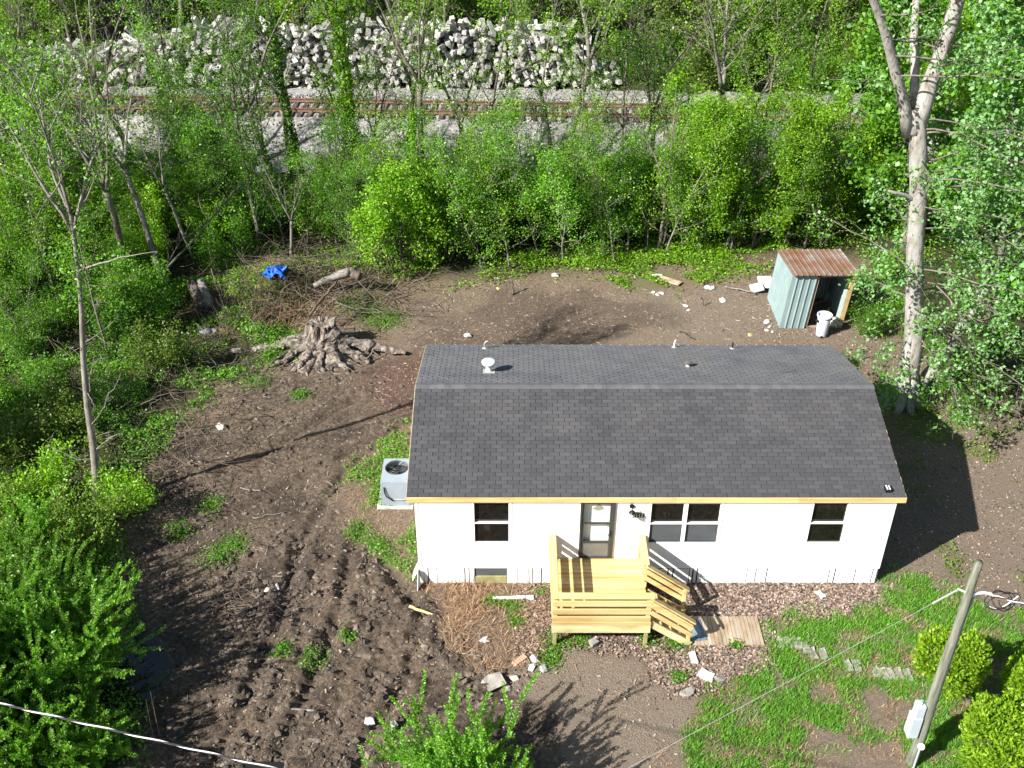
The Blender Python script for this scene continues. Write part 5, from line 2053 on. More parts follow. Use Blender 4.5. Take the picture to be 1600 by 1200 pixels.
for xx, yy, s_ in ((-17.6, 3.6, 0.95),):
    plant('tallbush', xx, yy, s_, 'tall leafy tree beyond the left edge, level with the lone pale tree')
for px_, py_ in ((40, 470), (100, 500), (170, 560), (30, 400), (150, 300), (215, 330), (90, 250), (20, 260), (130, 420)):
    xx, yy = g(px_, py_)
    plant('slender', xx, yy, 0.45 + 0.25 * r.random(), 'slender tree with sparse new leaves in the wood on the left', G3)
# beyond the railway
G5 = 'woodland beyond the tie heap'
for k in range(78):
    x_ = -34 + 72 * (k + r.random()) / 78
    y_ = r.uniform(40.5, 58) if x_ < 9 else r.uniform(37.5, 58)
    plant('wood', x_, y_, 0.85 + 0.45 * r.random(), 'woodland tree with new leaves beyond the heaped ties', G5)
for k in range(26):
    x_ = r.uniform(8.2, 32)
    y_ = r.uniform(35.2, 40)
    plant('shrub', x_, y_, 1.0 + 0.8 * r.random(), 'bright low shrub beyond the track, right of the tie heap', 'shrubs beyond the track right of the heap')
for k in range(14):
    x_ = r.uniform(-32, 9)
    y_ = r.uniform(40.5, 42.5)
    plant('bare', x_, y_, 0.7 + 0.3 * r.random(), 'bare grey tree rising close behind the heaped ties', 'bare trees close behind the tie heap')
for k in range(16):
    x_ = r.uniform(18, 32)
    y_ = r.uniform(15, 34)
    plant('wood', x_, y_, 0.85 + 0.3 * r.random(), 'leafy tree in the wood at the right of the shed', 'trees of the wood right of the shed')
for px_, py_ in ((1380, 440), (1400, 500), (1345, 520), (1450, 560), (1520, 600), (1480, 640)):
    xx, yy = g(px_, py_)
    plant('shrub', xx, yy, 0.55 + 0.25 * r.random(), 'low leafy shrub round the foot of the big pale trunk', 'shrubs round the foot of the big pale trunk')
xx, yy = g(1012, 395)
plant('bare', xx, yy, 0.16, 'small twiggy grey bush standing in the grass at the yard edge', None, 1)


# --- feathery bushes near the camera: long shoots with leaves in rows
def feathery(rr_, n, L, size, m, up=0.8, core=None, spread=0.8):
    po, Cs, Ts = [], [], []
    for k in range(n):
        a = rr_.random() * 6.28
        q = rr_.random() ** 0.6 * spread
        st = wander(rr_, (0.25 * q * math.cos(a), 0.25 * q * math.sin(a), 0.0), (q * math.cos(a), q * math.sin(a), up), L * (0.55 + 0.5 * rr_.random()), 9, 0.08, 0.0)
        po.append((st, np.linspace(0.016, 0.003, len(st)), 2))
        sts = [st]
        for w in range(7):
            p, d = along(st, 0.2 + 0.75 * rr_.random())
            b = wander(rr_, p, nrm(d + rr_.normal(size=3) * 0.55), L * 0.28, 5, 0.08, 0.03)
            po.append((b, np.linspace(0.006, 0.003, len(b)), 3))
            sts.append(b)
        for s in sts:
            m_ = int(len(s) * 7)
            for t in np.linspace(0.12, 0.99, m_):
                p, d = along(s, t)
                sd = nrm(np.cross(d, rr_.normal(size=3)))
                for e in (1, -1):
                    Cs.append(p + sd * e * size * 0.5)
                    Ts.append(nrm(sd * e + d * 0.6))
    C = np.array(Cs)
    T = np.array(Ts)
    N = np.cross(T, rr_.normal(size=C.shape))
    N[:, 2] = np.abs(N[:, 2]) + 0.3
    N = N - T * (N * T).sum(1)[:, None]
    N /= np.linalg.norm(N, axis=1)[:, None]
    B = np.cross(N, T)
    s = size * (0.7 + 0.6 * rr_.random((len(C), 1)))
    Q = np.stack([C - T * s * 0.5, C + B * s * 0.26 + N * s * 0.1, C + T * s * 0.5, C - B * s * 0.26 + N * s * 0.1], 1)
    Q = Q[C[:, 2] > 0.02]
    return [('stems', wood(po, M['bark_dark'], rr_, 'stems')), ('foliage', quads_mesh('foliage', Q, m))]


rf = np.random.default_rng(55)
fx_, fy_ = 1.40, -7.2
tree_of('feathery_bush', feathery(rf, 80, 2.9, 0.066, M['leaf_fresh'], 1.0, spread=0.95), (fx_, fy_, gz(fx_, fy_) - 0.1), 0, 1.0,
        'bright feathery bush poking up at the bottom middle of the yard', 'bush')
f1 = feathery(rf, 70, 3.5, 0.070, M['leaf_fresh'], 0.9, spread=0.95)
f2 = feathery(rf, 70, 2.7, 0.070, M['leaf_fresh'], 0.8, spread=1.0)
for (xx, yy, ms, s_, rz_, lab) in ((-8.5, -3.3, f1, 1.0, 0.2, 'big spiky green bush beside the dark puddle'),
                                   (-9.4, -5.2, f2, 1.15, 1.4, 'spreading bright bush below the spiky bush in the bottom corner'),
                                   (-7.75, -5.6, f2, 0.85, 3.4, 'smaller bright bush at the bottom edge beside the tall dry stalks'),
                                   (-10.4, -2.0, f1, 0.85, 2.2, 'green bush behind the spiky bush at the left edge'),
                                   (-11.0, -4.0, f2, 1.1, 4.4, 'bright bush at the left edge below the bend of the clearing'),
                                   (-10.9, 0.4, f2, 0.8, 5.0, 'bright green bush at the foot of the lone pale tree, leftmost')):
    tree_of('feathery_bush', ms, (xx, yy, gz(xx, yy) - 0.1), rz_, s_, lab, 'bush')
plant('tallbush', -12.6, -6.4, 0.80, 'dense leafy tree outside the bottom left corner, shading the puddle', None, 1)
plant('tallbush', -12.2, -8.6, 0.72, 'second dense leafy tree beyond the bottom left corner', None, 2)
for k, (dx, dy) in enumerate(((0, 0), (0.12, 0.05))):
    xx, yy = g(243 + k * 10, 1165)
    mb = MB()
    mb.tube([(0, 0, 0), (0.02, 0.03, 0.8), (0.08, 0.02, 1.55 + 0.25 * k)], [0.014, 0.010, 0.004], 5)
    o = mb.build('dry_stalk', M['dead_wood'], None, False, (xx, yy, gz(xx, yy)))
    tag(o, ('shorter' if k == 0 else 'taller') + ' dry upright stalk standing by the dark puddle', 'stalk')


# --- golden cedars
def cedar(rr_, R_, H_, n, lumps):
    th = rr_.random(n) * 6.28
    cz = rr_.random(n) * 1.85 - 0.85
    sxy = np.sqrt(np.maximum(0, 1 - np.clip(cz, -1, 1) ** 2))
    d = np.stack([sxy * np.cos(th), sxy * np.sin(th), cz], 1)
    sd_ = R_ * 40
    lump = 0.50 + 0.55 * vnoise(d[:, 0] * 1.7 + sd_, d[:, 1] * 1.7 + d[:, 2] * 2.1, 1.0, 4) + 0.30 * vnoise(d[:, 0] * 4 + sd_, d[:, 1] * 4 + d[:, 2] * 4.4, 1.0, 14)
    q = (1 - 0.60 * rr_.random(n) ** 1.8) * lump * 1.08 + 0.10 * rr_.random(n) ** 4
    C = d * q[:, None] * np.array([R_, R_, H_])
    T = d + np.array([0, 0, 0.9]) + rr_.normal(size=(n, 3)) * 0.55
    T /= np.linalg.norm(T, axis=1)[:, None]
    B = np.cross(T, rr_.normal(size=(n, 3)))
    B /= np.linalg.norm(B, axis=1)[:, None]
    s = 0.105 * (0.6 + 0.8 * rr_.random((n, 1)))
    return np.stack([C - T * s * 0.5, C + B * s * 0.22, C + T * s * 0.5, C - B * s * 0.22], 1)


rc = np.random.default_rng(66)
CG = 'golden cedar bushes on the lawn'
for (px_, py_, zc, R_, H_, lab, trunk_) in ((1492, 1038, 1.25, 0.88, 0.80, 'golden-green cedar on a leaning bare stem, right behind the utility pole', True),
                                            (1570, 1165, 0.75, 1.12, 0.92, 'round golden-green cedar bush nearest the bottom corner of the lawn', False),
                                            (1625, 1068, 0.95, 0.75, 0.9, 'golden cedar cut off by the frame edge above the round one', False)):
    cx, cy = g(px_, py_, zc)
    o = empty('cedar_bush', (cx, cy, zc), 0, lab, 'cedar bush', CG)
    tufts = [cedar(rc, R_ * 0.72, H_ * 0.74, 6500, 1.0)]
    for q in range(17):
        a_ = rc.random() * 6.28
        z_ = rc.random() * 1.5 - 0.62
        w_ = math.sqrt(max(0.05, 1 - min(1, z_ * z_)))
        c_ = np.array([R_ * 0.66 * w_ * math.cos(a_), R_ * 0.66 * w_ * math.sin(a_), H_ * 0.66 * z_])
        f_ = 0.24 + 0.20 * rc.random()
        tufts.append(cedar(rc, R_ * f_, H_ * f_ * 1.25, 850, 1.0) + c_)
    link('foliage', quads_mesh('foliage', np.concatenate(tufts), M['leaf_cedar']), o)
    mb = MB()
    bx, by = g(1517, 1098) if trunk_ else (cx, cy)
    mb.tube([(bx - cx, by - cy, -zc - 0.1), ((bx - cx) * 0.6, (by - cy) * 0.6, -zc * 0.5), (0, 0, 0.1), (0.05, 0, H_ * 0.6)], [0.075, 0.06, 0.05, 0.02], 8, True, 0.2)
    for k in range(14):
        a = rc.random() * 6.28
        z = -0.5 + 0.9 * rc.random()
        mb.tube([(0, 0, z * H_), (0.45 * R_ * math.cos(a), 0.45 * R_ * math.sin(a), z * H_ + 0.1), (0.8 * R_ * math.cos(a), 0.8 * R_ * math.sin(a), z * H_ + 0.3)], [0.02, 0.014, 0.006], 4)
    mb.build('stem', M['bark_grey'], o)

# ------------------------------------------------------------------ ground cover
r = np.random.default_rng(202)


def scatter(n, x0, x1, y0, y1, wfun):
    x = r.uniform(x0, x1, n)
    y = r.uniform(y0, y1, n)
    w = wfun(x, y)
    k = r.random(n) < w
    return x[k], y[k]


def cover(name, x, y, hmax, size, m, label, cat, aspect=0.75, up=0.8, kind='stuff'):
    mound = np.clip(fbm(x, y, 0.8, 3, 12) * 1.7 - 0.35, 0.06, 1.0)
    z = ground_z(x, y) + hmax * mound * np.sqrt(r.random(len(x))) + 0.02
    o = link(name, quads_mesh(name, leaves(np.stack([x, y, z], 1), size, r, up, aspect), m))
    return tag(o, label, cat, None, kind)


def w_back(x, y):
    return np.clip(smooth(-0.9, 1.6, y - forest_edge(x)), 0, 1) * smooth(0.38, 0.58, fbm(x, y, 0.7, 4, 44)) * (1 - smooth(26.5, 27.5, y))


x, y = scatter(190000, -20, 22, 15, 27.5, w_back)
keep = ~((np.abs(x - 13.6) < 1.6) & (np.abs(y - 14.4) < 1.6))
cover('undergrowth', x[keep], y[keep], 0.60, 0.085, M['leaf_bright'], 'bright green weeds and vines under the trees behind the yard', 'undergrowth')


def w_left(x, y):
    lx_, ly_ = g(318, 480)
    return zone(x, y, Z_LEFT, 1.2) * smooth(0.33, 0.50, fbm(x, y, 0.7, 3, 46)) * smooth(0.8, 1.7, np.hypot(x - lx_, y - ly_))


x, y = scatter(230000, -20, -4, -8, 17, w_left)
cover('undergrowth', x, y, 0.50, 0.075, M['leaf_mid'], 'low green weeds covering the left side of the clearing', 'undergrowth')
x, y = scatter(60000, -5, 14, 13, 20, lambda x, y: zone(x, y, Z_GREENEDGE, 1.2) * smooth(0.40, 0.56, fbm(x, y, 0.8, 3, 48)))
cover('weeds', x, y, 0.28, 0.085, M['leaf_bright'], 'patchy bright weeds creeping in at the back of the yard', 'weeds')
x, y = scatter(30000, -4, 1, -1, 8, lambda x, y: zone(x, y, Z_STRIP, 0.7) * smooth(0.44, 0.58, fbm(x, y, 0.75, 4, 90)) * (1 - ((x > -0.15) & (y > 0))))
cover('weeds', x, y, 0.20, 0.06, M['leaf_mid'], 'green weed patch beside the air conditioner and the end wall', 'weeds')
x, y = scatter(30000, 12.4, 24, -8, 13, lambda x, y: zone(x, y, Z_RIGHT, 0.9) * smooth(0.50, 0.68, fbm(x, y, 0.9, 4, 35)))
cover('weeds', x, y, 0.10, 0.07, M['leaf_bright'], 'thin scattered weeds on the shaded ground right of the house', 'weeds')
# weeds dotted over mud and litter
pts = []
for px_, py_, s_ in ((410, 440, 1.0), (460, 480, 1.0), (440, 530, 0.9), (390, 490, 1.0), (560, 480, 0.9), (600, 500, 0.8), (500, 400, 1.0), (340, 870, 0.5), (365, 850, 0.4), (490, 1030, 0.35), (800, 945, 0.30), (805, 970, 0.22), (770, 940, 0.2), (845, 925, 0.22), (860, 905, 0.18), (870, 1005, 0.35), (860, 1030, 0.3),
                     (905, 1000, 0.3), (1055, 1005, 0.35), (330, 790, 0.4), (280, 830, 0.35), (400, 600, 0.5), (560, 830, 0.4), (590, 850, 0.35), (470, 620, 0.3), (425, 555, 0.5), (1150, 1010, 0.15),
                     (1010, 1000, 0.25), (1060, 1060, 0.2), (545, 1000, 0.2), (440, 1020, 0.25)):
    cx, cy = g(px_, py_)
    n = int(420 * s_ / 0.3 * (1.6 if s_ > 0.7 else 1))
    pts.append(np.stack([cx + r.normal(size=n) * s_ * 0.55, cy + r.normal(size=n) * s_ * 0.55], 1))
P_ = np.concatenate(pts)
cover('weed_tufts', P_[:, 0], P_[:, 1], 0.14, 0.05, M['leaf_mid'], 'small green weeds sprouting here and there in the mud', 'weeds')


def blades(x, y, h, w, m, name, label, cat, lean=0.5):
    n = len(x)
    z = ground_z(x, y)
    hh = h * (0.5 + r.random(n))
    a = r.random(n) * 6.28
    b = np.stack([np.cos(a), np.sin(a), np.zeros(n)], 1)
    d = np.stack([r.normal(size=n) * lean, r.normal(size=n) * lean, np.ones(n)], 1)
    d /= np.linalg.norm(d, axis=1)[:, None]
    o = np.stack([x, y, z - 0.01], 1)
    tip = o + d * hh[:, None]
    ww = (w * (0.6 + 0.8 * r.random(n)))[:, None]
    mid = o + d * hh[:, None] * 0.55
    Q = np.stack([o - b * ww * 0.5, o + b * ww * 0.5, mid * 0.25 + tip * 0.75 + b * ww * 0.35, tip - b * ww * 0.1], 1)
    return tag(link(name, quads_mesh(name, Q, m)), label, cat, None, 'stuff')


def w_lawn(x, y):
    return zone(x, y, Z_LAWN, 0.7) * smooth(0.32, 0.52, fbm(x, y, 0.8, 4, 33)) * (0.20 + 0.80 * smooth(0.36, 0.57, fbm(x, y, 2.6, 4, 61)))


x, y = scatter(230000, 5.5, 16.5, -7.5, 0.8, w_lawn)
blades(x, y, 0.105, 0.017, M['grass'], 'grass', 'patchy bright green grass of the front lawn', 'grass', 0.6)
mxy = g(425, 470)
n_ = 9000
x, y = mxy[0] + r.normal(size=n_) * 1.5, mxy[1] + r.normal(size=n_) * 1.3
blades(x, y, 0.42, 0.016, M['straw'], 'dry_grass', 'dry tangled grass over the brush heap mound', 'dry grass', 1.6)
x, y = scatter(60000, 5.5, 16.5, -7.5, 0.8, lambda x, y: zone(x, y, Z_LAWN, 0.7) * smooth(0.42, 0.60, fbm(x, y, 1.8, 4, 63)))
blades(x, y, 0.11, 0.013, M['straw'], 'dry_grass', 'dry yellow grass between the green patches of the lawn', 'dry grass', 2.0)
x, y = scatter(9000, -3, 1, -1, 8, lambda x, y: zone(x, y, Z_STRIP, 0.7) * 0.8 * (1 - ((x > -0.15) & (y > 0))))
blades(x, y, 0.16, 0.014, M['straw'], 'straw', 'dry straw lying in the strip beside the end wall', 'straw', 2.0)
x, y = scatter(16000, 0, 4, -3.5, 0, lambda x, y: zone(x, y, Z_LITTER, 0.6) * (0.25 + 0.75 * smooth(0.5, 0.62, fbm(x, y, 0.9, 3, 52))))
blades(x, y, 0.26, 0.014, M['straw'], 'straw', 'rusty dry straw and needles in front of the left window', 'straw', 2.6)
# dead leaves: small curled quads lying flat
x, y = scatter(60000, 2.5, 13, -4, 0.0, lambda x, y: zone(x, y, Z_LITTER, 0.5) * (0.35 + 0.5 * smooth(5, 8, x)))
z = ground_z(x, y) + 0.015 + 0.02 * r.random(len(x))
tag(link('leaf_litter', quads_mesh('leaf_litter', leaves(np.stack([x, y, z], 1), 0.085, r, 1.6, 0.6), M['litter'])), 'dry brown dead leaves strewn along the foot of the front wall', 'leaf litter', None, 'stuff')
x, y = scatter(13000, 11.5, 20, -2, 16, lambda x, y: np.maximum(zone(x, y, Z_RIGHT, 0.9), zone(x, y, Z_YARD, 0.9) * smooth(9.5, 13, x)) * 0.6 * (1 - ((x < 12.3) & (y < 7.2) & (y > 0))))
z = ground_z(x, y) + 0.015
tag(link('leaf_litter', quads_mesh('leaf_litter', leaves(np.stack([x, y, z], 1), 0.08, r, 1.6, 0.6), M['litter'])), 'brown leaf litter on the ground between the shed and the big tree', 'leaf litter', None, 'stuff')
# clods of mud
mb = MB()
cnt = 0
x = r.uniform(-9, 4.5, 30000)
y = r.uniform(-7.5, 10, 30000)
wz = np.maximum(zone(x, y, Z_CHURN, 0.6), 0.22 * zone(x, y, Z_MUD, 0.8))
k = (r.random(30000) < wz * smooth(0.30, 0.62, fbm(x, y, 1.1, 3, 8))) & ~((x > -0.1) & (y > 0))
x, y = x[k][:6500], y[k][:6500]
z = ground_z(x, y)
for i in range(len(x)):
    s = 0.013 + 0.085 * r.random() ** 3.2
    mb.rock((x[i], y[i], z[i] + s * 0.05), s, r, 0.55)
tag(mb.build('mud_clods', M['mud']), 'lumpy clods of dark mud thrown up over the churned ground', 'mud clods', None, 'stuff')
# chips, twigs and pale scraps over the bare ground
mb = MB()
x = r.uniform(-10, 15, 22000)
y = r.uniform(-6.5, 17, 22000)
wz = np.maximum.reduce([zone(x, y, Z_MUD, 0.9) * 0.35, zone(x, y, Z_YARD, 0.9) * 0.8, zone(x, y, Z_PACK, 0.8) * 0.4, zone(x, y, Z_RED, 0.7), zone(x, y, Z_LITTER, 0.6) * 0.25])
k = (r.random(22000) < wz) & ~((x > -0.25) & (x < 12.4) & (y > -0.1) & (y < 7.3))
x, y = x[k][:5200], y[k][:5200]
z = ground_z(x, y)
for i in range(len(x)):
    L = 0.015 + 0.13 * r.random() ** 4
    a = r.random() * 6.28
    d = np.array([math.cos(a), math.sin(a), r.normal() * 0.15]) * L
    w = 0.006 + 0.009 * r.random()
    c0 = np.array((x[i], y[i], z[i] + 0.012))
    mb.bar(c0 - d, c0 + d, w * (1.0 + 1.5 * (L < 0.07)), w)
tag(mb.build('wood_chips', mat('chips', [(0.11, 0.08, 0.06), (0.22, 0.17, 0.13), (0.30, 0.255, 0.21)], 9, 0.9, island=0.6)), 'chips, twigs and bits of bark strewn over the bare yard', 'wood chips', None, 'stuff')
mb = MB()
x = r.uniform(-9, 14, 2600)
y = r.uniform(-6.5, 17, 2600)
wz = np.maximum.reduce([zone(x, y, Z_PACK, 0.8), zone(x, y, Z_YARD, 0.9) * 0.5, zone(x, y, Z_MUD, 0.9) * 0.18, zone(x, y, Z_LITTER, 0.6) * 0.5])
k = (r.random(2600) < wz) & ~((x > -0.25) & (x < 12.4) & (y > -0.1) & (y < 7.3))
x, y = x[k][:650], y[k][:650]
z = ground_z(x, y)
for i in range(len(x)):
    mb.rock((x[i], y[i], z[i] + 0.01), 0.012 + 0.045 * r.random() ** 3, r, 0.6)
tag(mb.build('pebbles', M['concrete']), 'pale pebbles and crumbs of rubble scattered over the bare ground', 'pebbles', None, 'stuff')


# ------------------------------------------------------------------ stump, logs, brush heap
rs = np.random.default_rng(12)
sx, sy = g(503, 549)
stump = empty('tree_stump', (sx, sy, gz(sx, sy) - 0.05), 0, 'huge torn grey tree stump with spreading roots', 'tree stump')
stump.scale = (1.30, 1.15, 0.92)
na, nh = 120, 34
hs = np.linspace(0, 1, nh)
V = []
H_ = 1.35
ang = np.arange(na) * 2 * math.pi / na
for i, h in enumerate(hs):
    flare = 0.46 + 1.25 * np.exp(-h / 0.26)
    ca, sa = np.cos(ang), np.sin(ang)
    wob = 0.9 * fbm(ca * 1.3 + 4, sa * 1.3 + h * 0.5, 1.0, 3, 17)
    ridge = np.abs(np.sin(ang * 4.5 + wob * 5)) ** 0.7
    deep = np.exp(-h / 0.42)
    rr_ = flare * (0.62 + 0.50 * ridge * (0.30 + 0.75 * deep))
    rr_ = rr_ * (1 + 0.30 * (fbm(ca * 3.0 + 9, sa * 3.0 + h * 2.0, 1.6, 4, 7) - 0.5)) + 0.10 * (fbm(ca * 9, sa * 9 + h * 3, 1.6, 3, 27) - 0.5)
    zz = H_ * h + (0.36 * (fbm(ca * 2.2 + 3, sa * 2.2, 1.3, 4, 9) - 0.45) * h ** 3)
    V += [(rr_[j] * ca[j] + 0.05 * h, rr_[j] * sa[j] + 0.15 * h, zz[j] - 0.1) for j in range(na)]
V.append((0.05, 0.12, H_ - 0.32))
F = []
for i in range(nh - 1):
    for j in range(na):
        k = (j + 1) % na
        F.append((i * na + j, i * na + k, (i + 1) * na + k, (i + 1) * na + j))
top = len(V) - 1
for j in range(na):
    F.append(((nh - 1) * na + j, (nh - 1) * na + (j + 1) % na, top))
mb = MB()
mb.add(V, F)
mb.build('trunk', M['stump'], stump)
for a, L, r0, lift in ((3.2, 2.5, 0.20, 0.20), (2.75, 1.7, 0.14, 0.3), (-0.05, 2.35, 0.26, 0.42), (-0.45, 1.75, 0.19, 0.2), (-0.95, 1.5, 0.17, 0.1), (-1.5, 1.35, 0.13, 0.05), (-2.0, 1.35, 0.12, 0.05), (-2.5, 1.6, 0.13, 0.1),
                       (0.6, 1.2, 0.15, 0.3), (1.6, 1.0, 0.14, 0.2), (3.5, 1.3, 0.12, 0.1)):
    d = np.array([math.cos(a), math.sin(a), 0])
    p = [d * 0.25 + np.array([0, 0, 0.75 + lift * 0.3]), d * 0.55 + np.array([0, 0, 0.42 + lift * 0.4]), d * (0.35 + 0.5 * L) + np.array([0, 0, 0.20 + lift * 0.35]), d * L + np.array([rs.normal() * 0.08, rs.normal() * 0.08, 0.05 + lift * 0.25])]
    q = []
    for i in range(3):
        for t in (0, 0.33, 0.66):
            q.append(np.array(p[i]) * (1 - t) + np.array(p[i + 1]) * t)
    q.append(p[3])
    q = np.array(q) + rs.normal(size=(10, 3)) * 0.02
    mb = MB()
    q2 = np.stack([np.interp(np.linspace(0, 9, 28), np.arange(10), q[:, i]) for i in range(3)], 1) + rs.normal(size=(28, 3)) * 0.008
    mb.tube(q2, np.linspace(r0 * 1.1, r0 * 0.35, 28) * (1 + 0.25 * np.sin(np.arange(28) * 0.9 + a * 5)), 10, True, 0.45, rs)
    mb.build('root', M['stump'], stump)
for k in range(12):
    a = -2.9 + k * 0.27
    d = np.array([math.cos(a), math.sin(a), 0])
    mb = MB()
    q = wander(rs, d * 1.15 + np.array([0, 0, 0.28]), d + np.array([0, 0, -0.45]), 0.65 + 0.4 * rs.random(), 6, 0.35, -0.05)
    mb.tube(q, np.linspace(0.035, 0.012, len(q)), 5, True)
    mb.build('rootlet', M['stump'], stump, True)


def log(px_a, za, px_b, zb, r0, r1, m, label, name='log', cat='log', end=None):
    a = np.array((*g(*px_a, za), za))
    b = np.array((*g(*px_b, zb), zb))
    mb = MB()
    n = 9
    P_ = a[None] + (b - a)[None] * np.linspace(0, 1, n)[:, None] + rs.normal(size=(n, 3)) * 0.015
    mb.tube(P_, np.linspace(r0, r1, n), 10, True, 0.15, rs)
    o = mb.build(name, m, None, True)
    # origin at the foot of the thing
    c = P_.mean(0)
    o.data.transform(Matrix.Translation(Vector(-c)))
    o.location = c.tolist()
    return tag(o, label, cat)


log((490, 447), 0.75, (545, 424), 1.2, 0.10, 0.20, M['bark_pale'], 'peeled pale log propped on the brush heap behind the stump')
log((548, 424), 1.18, (562, 432), 1.05, 0.22, 0.16, M['dead_wood'], 'short split brown log end beyond the peeled log')
log((300, 440), 0.75, (316, 482), 0.30, 0.20, 0.19, M['bark_dark'], 'rotten brown cut log lying left of the brush heap')
log((314, 440), 0.80, (328, 480), 0.32, 0.17, 0.18, M['bark_pale'], 'pale grey cut log lying against the rotten brown one')
log((484, 491), 0.9, (526, 440), 1.3, 0.045, 0.04, M['dead_wood'], 'straight brown pole leaning over the stump top', 'pole', 'pole')
log((432, 1107), 0.08, (497, 1110), 0.08, 0.025, 0.03, M['bark_pale'], 'pale straight stick lying in the mud near the bottom', 'stick', 'stick')
log((1134, 448), 0.1, (1180, 458), 0.12, 0.03, 0.025, M['bark_pale'], 'pale bent stick lying left of the shed', 'stick', 'stick')
log((1062, 516), 0.05, (1074, 524), 0.35, 0.02, 0.015, M['bark_dark'], 'short dark stick standing at the far eave', 'stick', 'stick')
log((1095, 462), 0.45, (1099, 477), 0.02, 0.018, 0.022, M['bark_dark'], 'dark upright twig in the bare ground left of the shed', 'stick', 'stick')
log((800, 438), 0.55, (802, 460), 0.02, 0.03, 0.045, M['bark_dark'], 'thin dark stub standing in the bare yard behind the house', 'stick', 'stick')
log((640, 947), 0.05, (680, 962), 0.05, 0.04, 0.03, M['pine_y'], 'split orange board lying in the mud by the crawl opening', 'broken_board', 'board')
log((718, 1021), 0.05, (752, 1026), 0.05, 0.018, 0.015, M['bark_pale'], 'thin white stick left of the buff brick', 'stick', 'stick')
log((375, 762), 0.06, (408, 768), 0.06, 0.02, 0.015, M['bark_pale'], 'thin pale stick in the middle of the muddy clearing', 'stick', 'stick')
log((395, 810), 0.05, (446, 800), 0.05, 0.02, 0.015, M['bark_pale'], 'pale stick below the middle of the muddy clearing', 'stick', 'stick')

BG = 'bare branches thrown on the brush heap'
for (pa, za, pb_, zb, r0) in (((533, 490), 0.6, (600, 420), 1.1, 0.022), ((540, 480), 0.5, (690, 490), 0.35, 0.022), ((520, 455), 0.9, (602, 425), 1.2, 0.02), ((500, 490), 0.8, (522, 466), 1.0, 0.03), ((478, 455), 0.9, (474, 415), 1.2, 0.016),
                              ((543, 410), 1.0, (560, 380), 2.2, 0.025), ((560, 440), 1.1, (600, 480), 0.5, 0.02), ((440, 420), 1.1, (530, 405), 1.3, 0.02), ((410, 530), 0.5, (425, 495), 0.7, 0.016), ((455, 400), 1.4, (520, 392), 1.5, 0.018),
                              ((340, 540), 0.3, (370, 460), 1.1, 0.02), ((330, 420), 1.4, (366, 525), 0.3, 0.018), ((590, 470), 0.4, (650, 500), 0.3, 0.015), ((555, 400), 1.4, (598, 385), 2.0, 0.018), ((520, 470), 0.8, (560, 485), 0.6, 0.03),
                              ((300, 560), 0.3, (350, 500), 0.5, 0.016), ((260, 420), 1.2, (385, 280), 3.2, 0.045), ((230, 470), 0.5, (300, 345), 2.6, 0.03)):
    a = np.array((*g(*pa, za), za))
    b = np.array((*g(*pb_, zb), zb))
    d = b - a
    L = np.linalg.norm(d)
    mb = MB()
    st = wander(rs, (0, 0, 0), d, L, 8, 0.06, 0)
    st = st + np.linspace(0, 1, 9)[:, None] * (d - st[-1])
    mb.tube(st, np.linspace(r0, r0 * 0.35, 9), 6)
    for q in range(5):
        p, e = along(st, 0.3 + 0.6 * rs.random())
        bb = wander(rs, p, nrm(e + rs.normal(size=3) * 0.5), L * 0.35 * (0.5 + rs.random()), 5, 0.15, 0)
        mb.tube(bb, np.linspace(r0 * 0.5, r0 * 0.15, 6), 4)
    o = mb.build('dead_branch', M['dead_wood'] if r0 < 0.03 else M['bark_grey'], None, False, a.tolist())
    tag(o, 'bare grey dead branch thrown on the brush heap beyond the stump', 'branch', BG)
mb = MB()
for k in range(800):
    px_ = r.normal() * 75 + 490
    py_ = r.normal() * 36 + 452
    xx, yy = g(px_, py_)
    zb = gz(xx, yy)
    d = np.array([r.normal(), r.normal(), r.normal() * 0.35])
    st = wander(rs, (xx, yy, zb + 0.05 + 0.55 * r.random()), d, 0.6 + 1.3 * r.random(), 4, 0.22, 0)
    mb.tube(st, np.linspace(0.014, 0.005, 5), 4)
for k in range(620):
    px_ = r.uniform(-10, 400)
    py_ = r.uniform(380, 780) - px_ * 0.25 + 60
    xx, yy = g(px_, py_)
    st = wander(rs, (xx, yy, gz(xx, yy) + 0.1 + 0.5 * r.random()), (r.normal(), r.normal(), r.normal() * 0.5), 0.6 + 1.2 * r.random(), 4, 0.2, 0)
    mb.tube(st, np.linspace(0.012, 0.005, 5), 4)
for k in range(260):
    px_ = r.uniform(180, 420)
    py_ = 700 - (px_ - 180) * 0.5 + r.normal() * 60
    xx, yy = g(px_, py_)
    st = wander(rs, (xx, yy, gz(xx, yy) + 0.05 + 0.2 * r.random()), (r.normal(), r.normal(), r.normal() * 0.3), 0.5 + 0.8 * r.random(), 4, 0.18, 0)
    mb.tube(st, np.linspace(0.010, 0.004, 5), 4)
for k in range(120):
    px_ = r.normal() * 35 + 375
    py_ = r.normal() * 18 + 945
    xx, yy = g(px_, py_)
    st = wander(rs, (xx, yy, gz(xx, yy) + 0.03 + 0.05 * r.random()), (r.normal(), r.normal() * 0.6, r.normal() * 0.2), 0.3 + 0.6 * r.random(), 4, 0.18, 0)
    mb.tube(st, np.linspace(0.012, 0.004, 5), 4)
tag(mb.build('brushwood', M['dead_wood']), 'tangled thin brushwood heaped behind and left of the stump', 'brushwood', None, 'stuff')
